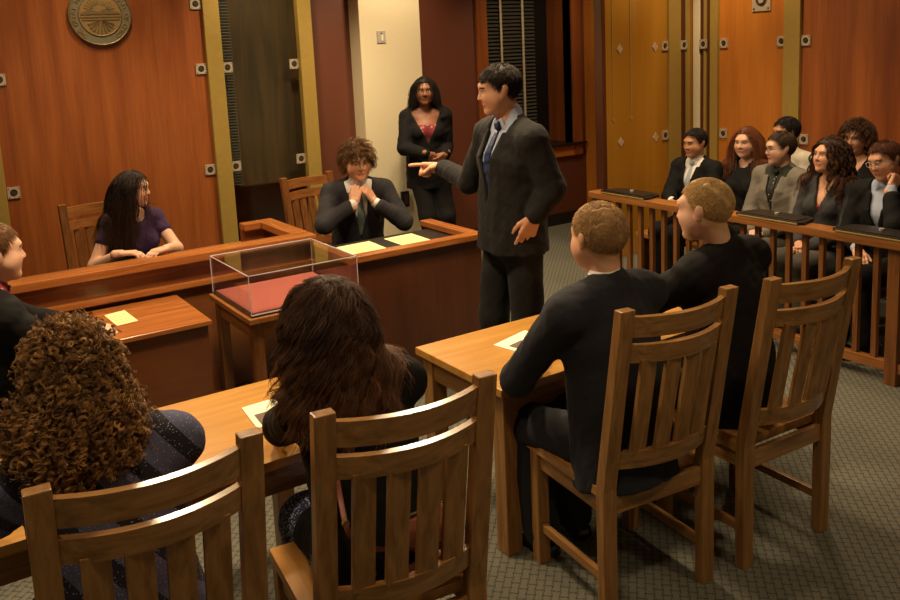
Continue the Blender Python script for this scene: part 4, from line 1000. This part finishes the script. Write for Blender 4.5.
# curly-haired woman
p = Person((.365, 2.125, .60), face=-2, lean=5, size=.98, hs=1.05, sex='f', head=(2, 10, 0), hoff=(-.05, 0), skin='pale', hair=(.13, .058, .018), build=1.12)
p.sit_legs(.33, .12); p.arm(-1, (.10, 2.62, .765), hint=A3(-.9, -.3, -.5)); p.arm(1, (.52, 2.72, .765), hint=A3(.8, -.3, -.5))
p.body(); p.jacket(F_['sparkle'], lapel=False, vcut=False, name='blouse', seed=18, neckr=.07, gg=.016, collar=False, h=.0075); p.trousers(F_['black']); p.shoes(SHOE)
h = p.hs; H = p.Hd
p.curl_mass([ell(H(0, -.020, .030), A3(.112, .125, .118)*h, p.HR), ell(H(-.01, -.045, -.075), A3(.140, .118, .112)*h, p.HR), ell(H(-.012, -.058, -.145), A3(.140, .092, .080)*h, p.HR), ell(H(-.11, .0, -.12), A3(.055, .07, .10)*h, p.HR), ell(H(.10, .0, -.12), A3(.055, .07, .10)*h, p.HR)],
            2300, 5, .068, .0009, .0066, .017, (.10, .046, .016), (.62, .34, .11), seed=19)
p.finish('woman with big curly golden-brown hair in glittery navy top, seen from behind')
# wavy-haired woman with purse
p = Person((1.085, 2.14, .585), face=2, lean=5, roll=-3, size=.97, hs=1.03, sex='f', head=(0, 8, 4), hoff=(-.06, 0), skin='light', hair=(.050, .026, .015), build=1.04)
p.sit_legs(.33, .05); p.arm(-1, (1.02, 2.70, .765), hint=A3(-.9, -.1, -.4)); p.arm(1, (1.16, 2.70, .765), hint=A3(.8, -.3, -.5))
p.body(); p.jacket(F_['black'], lapel=False, vcut=False, name='cardigan', seed=21, neckr=.07, gg=.018, hem=-.125, collar=False, slack=.012, lap=.62)
p.trousers(F_['dots'], loose=.012, g=.012, seed=22, name='dotted_skirt', stop=.6, k2=.09); p.shoes(SHOE)
p.hair('long', 7200, .295, .0009, t=.010, lift=.5, seed=23, wave=.016, wfreq=52, back=1.2, grav=.28, spread=.12, K=34, var=.55, clump=16, cj=.006, jit=.12, tip=(.17, .075, .034), gap=.014)
p.finish('woman with long wavy dark hair in black with a purse strap, seen from behind')
wavy = p
# sandy-haired man
p = Person((2.13, 2.17, .595), face=-3, lean=8, size=1.05, hs=.99, head=(4, 6, 2), skin='light', hair=(.40, .24, .10), build=1.08)
p.sit_legs(.34, .085); p.arm(-1, (2.14, 2.70, .765), elbow=(1.86, 2.44, .80), hdir=A3(.75, .65, 0)); p.arm(1, (2.42, 2.78, .775), hint=A3(.9, -.2, -.5))
p.body(.0042); suit(p, 'navy', 'white', 'tie_blue', seed=25, hem=-.14, slack=.012)
p.hair('short', 6500, .016, .0011, t=.009, lift=.9, seed=26, wave=.22, var=.5, line=([-.12, -.075, -.035, -.005, .022, .048, .075, .12], [-.072, -.062, -.040, .008, .018, .058, .070, .075]))
p.finish('sandy-haired man in dark suit with white collar, elbow on the right-hand table')
# blond man
p = Person((2.80, 2.20, .605), face=-8, lean=7, size=1.06, hs=.98, hoff=(-.075, 0), head=(-12, 4, 1), skin='pale', hair=(.58, .38, .16), build=1.08)
p.sit_legs(.30, .13); p.arm(-1, (2.66, 2.78, .775), hint=A3(-1, 0, -.4)); p.arm(1, (2.96, 2.80, .775), hint=A3(.9, -.2, -.5))
p.body(.0042); suit(p, 'black', 'black', None, seed=28, hem=-.11)
p.hair('short', 7000, .008, .0010, t=.006, lift=1.6, seed=29, wave=.05, var=.35, line=([-.12, -.075, -.035, -.005, .022, .048, .075, .12], [-.068, -.058, -.035, .010, .018, .062, .074, .08]))
p.finish('blond man with cropped hair in black suit, seated nearest the railing')
# spectators, front row then back row
def seated(hip, size, face, lean, head, sex='m', hs=1.0, arms=None, skin='light', hair=(.03, .016, .01), build=1.0, fwd=.40):
    p = Person(hip, face=face, lean=lean, size=size, hs=hs*1.0, sex=sex, head=head, skin=skin, hair=hair, build=build); p.sit_legs(fwd, .09)
    for q in (1, -1):
        w = (arms or {}).get(q, p.hip+p.f*.28*p.k+p.r*q*.05*p.k+A3(0, 0, .09)); p.arm(q, w, hint=p.r*q*.7-A3(0, 0, .6)-p.f*.3, hdir=p.f*.6-p.r*q*.7-A3(0, 0, .2))
    return p
p = seated((5.56, 4.76, .505), .94, -92, 2, (8, 6, 0), skin='tan', hair=(.016, .010, .008), arms={1: (5.22, 4.74, .72), -1: (5.22, 4.64, .73)})
p.body(.005); suit(p, 'black', 'white', 'tie_grey', seed=31, h=.008); p.hair('short', 2400, .026, .0016, t=.010, seed=32, wave=.08)
p.finish('dark-haired young man in black suit and grey tie, far end of the front row')
p = seated((5.68, 4.36, .505), .97, -94, 2, (-6, 2, 0), sex='f', hs=1.0, skin='pale', hair=(.16, .048, .018))
p.body(.005); p.jacket(F_['black'], lapel=False, vcut=False, name='black_top', seed=33, neckr=.066, gg=.014, collar=False, h=.008); p.trousers(F_['black']); p.shoes(SHOE)
p.hair('long', 1500, .40, .0019, lift=.3, seed=34, wave=.003, back=.35, tip=(.17, .06, .022)); p.finish('young woman with straight auburn hair in black, seated in the front row')
p = seated((5.50, 3.90, .505), .98, -86, 4, (26, 3, 0), skin='pale', hair=(.055, .030, .014))
p.body(.005); suit(p, 'grey', 'olive', 'tie_dot', trousers='trouser', seed=35, h=.008, open_=.095); p.hair('short', 2800, .026, .0016, t=.010, seed=36, wave=.08, line=([-.12, -.075, -.035, -.005, .022, .048, .075, .12], [-.080, -.070, -.040, .005, .012, .066, .088, .092])); p.glasses(M['black'])
p.finish('young man with dark glasses in grey suit and dotted tie, front row')
p = seated((5.40, 3.45, .505), .965, -84, 4, (8, -8, 0), sex='f', hs=1.0, skin='light', hair=(.045, .021, .012))
p.body(.005); p.jacket(F_['darkgrey'], lapel=False, vcut=True, open_=.06, apex=.3, name='grey_cardigan', seed=37, neckr=.07, gg=.014, collar=False, h=.008); p.shirt(F_['rose'], cuffs=False, collar=False, g0=.006, top=.36); p.trousers(F_['trouser']); p.shoes(SHOE)
p.hair('long', 1900, .40, .0021, t=.014, lift=.5, seed=38, wave=.009, wfreq=60, back=.45, grav=.30, spread=.05, K=24, clump=10, var=.5, tip=(.13, .055, .024), gap=.014)
p.finish('smiling young woman with long curly brown hair in dark grey, front row')
p = seated((5.38, 3.00, .505), 1.0, -84, 10, (6, 12, 8), hair=(.10, .035, .014), skin='light', arms={1: (5.06, 3.06, .64)})
p.arm(-1, (5.14, 2.905, 1.04), hint=A3(-.5, -.5, -1.), hand='fist', hdir=A3(.75, .0, .65), palm=A3(.3, .9, 0))
p.body(.005); suit(p, 'black', 'blue', None, seed=39, h=.008, stop=.72); p.hair('short', 2800, .028, .0016, t=.010, seed=40, wave=.06); p.glasses(M['pale_metal'])
p.finish('man in black with glasses, cheek on his fist, at right edge')
p = seated((6.30, 4.44, .510), .985, -88, 2, (22, 4, 0), hair=(.012, .009, .008), skin='tan')
p.body(.006); p.shirt(F_['cream']); p.jacket(F_['cream'], lapel=False, vcut=False, name='cream_shirt', seed=41, h=.009, gg=.014); p.trousers(F_['trouser']); p.shoes(SHOE); p.hair('short', 2200, .03, .0018, t=.014, seed=42, wave=.08)
p.finish('dark-haired man in cream shirt, back row, mostly hidden behind the man with glasses')
p = seated((6.30, 3.82, .510), .98, -90, 2, (-2, 8, 0), sex='f', hair=(.060, .025, .012), skin='light')
p.body(.006); p.jacket(F_['black'], lapel=False, vcut=True, open_=.08, apex=.33, name='black_jacket', seed=43, h=.009, neckr=.07, gg=.014, collar=False); p.trousers(F_['black']); p.shoes(SHOE)
p.hair('long', 1700, .12, .0021, t=.012, lift=.6, seed=44, wave=.012, wfreq=80, back=.2, grav=.2, spread=.1, K=22, var=.5, tip=(.13, .055, .022), gap=.012)
p.finish('woman with short curly brown hair in black, back row')
# purse on the chair of the wavy-haired woman
pu = empty('purse', (1.17, 1.975, .505), label='reddish-brown leather purse on the chair behind the woman in black', cat='purse')
M['leather'] = plain('red_brown_leather', (.26, .088, .058), .42, bump=.3, bscale=60)
g = SDF([ecap(A3(-.11, 0, .035), A3(.11, 0, .035), (.030, .034), (.030, .034), A3(0, 1, 0)), ecap(A3(-.095, 0, .17), A3(.095, -.005, .17), (.018, .05), (.018, .05), A3(0, 1, 0))], .005, .05); g.wrinkle(.003, 40., 3)
V, F = g.mesh(); np_mesh('bag', V, F, M['leather'], pu)
MB().sweep([(-.10, -.002, .225), (0, -.004, .230), (.10, -.002, .225)], .006, n=8).build('zip', M['dark_boss'], pu, True)
TT = wavy.torso(.021)+[cap(wavy.T(-.155, 0, .2), wavy.T(-.155, 0, .44), .05, .05)]
sh = wavy.T(-.138, -.01, .535)
raw = [(1.06, 1.955, .66), (.98, 1.94, .69), (.90, 1.945, .76), tuple(wavy.T(-.145, -.13, .25)), tuple(wavy.T(-.145, -.13, .38)), tuple(wavy.T(-.142, -.085, .475)), tuple(sh), tuple(wavy.T(-.13, .07, .47)), tuple(wavy.T(-.07, .16, .33)), tuple(wavy.T(.0, .17, .15))]
pts = np.array(raw); t0 = np.linspace(0, len(pts)-1, 60); P = np.stack([np.interp(t0, range(len(pts)), pts[:, i]) for i in range(3)], 1)
for _ in range(4): P[1:-1] = (P[:-2]+2*P[1:-1]+P[2:])/4
q = P.copy(); q[8:] = push_out(P[8:], TT, .004); q = q-np.array(pu.location[:])
MB().sweep([tuple(a) for a in q], .0085, side=(1, 0, 0), flat=.3, n=8).build('strap', M['leather'], pu, True)
MB().cyl((q[15][0], q[15][1]-.006, q[15][2]), .010, .010, 'y', 14).build('buckle', M['brass'], pu)
# ------------------------------------------------------------------ camera and light
R = ((0.83318612, 0.12837078, -0.53788645), (-0.55107948, 0.11190464, -0.82691521), (-0.04595976, 0.98539246, 0.1639799))
cd_ = bpy.data.cameras.new('camera'); cam = bpy.data.objects.new('camera', cd_); COL.objects.link(cam)
mt = Matrix(R).to_4x4(); mt.translation = (0, 0, 2.03); cam.matrix_world = mt
cd_.sensor_width = 36; cd_.lens = 867/900*36; cd_.shift_x = 3/900; cd_.shift_y = -110/900; cd_.clip_start = .02
SC.camera = cam
def lamp(loc, to, power, size=.12, angle=110, blend=.6, col=(1., .74, .45)):
    l = bpy.data.lights.new('downlight_and_fill', 'SPOT'); l.energy = power; l.shadow_soft_size = size; l.spot_size = math.radians(angle); l.spot_blend = blend; l.color = col
    o = bpy.data.objects.new('downlight_and_fill', l); COL.objects.link(o); o.location = loc; d = Vector(to)-Vector(loc); o.rotation_euler = d.to_track_quat('-Z', 'Y').to_euler(); return o
Z = 3.2
for x, y, p in ((1.15, 3.45, 260), (2.75, 3.75, 270), (1.4, 5.9, 210), (3.4, 5.8, 230), (4.95, 4.3, 150), (4.4, 3.2, 110), (-.3, 3.4, 100), (.6, 1.0, 80), (2.6, .7, 70)):  # last two are unseen fill lamps added on the camera side
    lamp((x, y, Z), (x, y-(.9 if 5.7 < y else 0), 0), p, .14, 150 if 5.7 < y else 115)
for x, p in ((.7, 32), (1.6, 42), (2.8, 110)): lamp((x, 6.45, Z), (x, 7.15, 1.4), p, .08, 95, .8)
lamp((4.0, 6.2, Z), (4.1, 7.1, 1.6), 120, .1, 100, .8)
lamp((5.9, 6.3, Z), (6.0, 7.3, 1.2), 70, .1, 100, .8)
lamp((5.95, 4.98, Z), (6.65, 4.98, 1.6), 70, .08, 90, .8)
lamp((5.9, 3.5, Z), (6.65, 3.5, 1.7), 55, .08, 95, .8)  # unseen wash lamp added to brighten the near end of the jury wall
lamp((6.0, 5.1, Z), (6.0, 5.75, 1.8), 50, .08, 95, .8)
wd = bpy.data.worlds.new('world'); SC.world = wd; wd.use_nodes = True
wd.node_tree.nodes['Background'].inputs[0].default_value = (1., .72, .45, 1); wd.node_tree.nodes['Background'].inputs[1].default_value = .14
SC.view_settings.view_transform = 'Standard'; SC.view_settings.look = 'None'; SC.view_settings.exposure = 0.; SC.view_settings.gamma = 1.
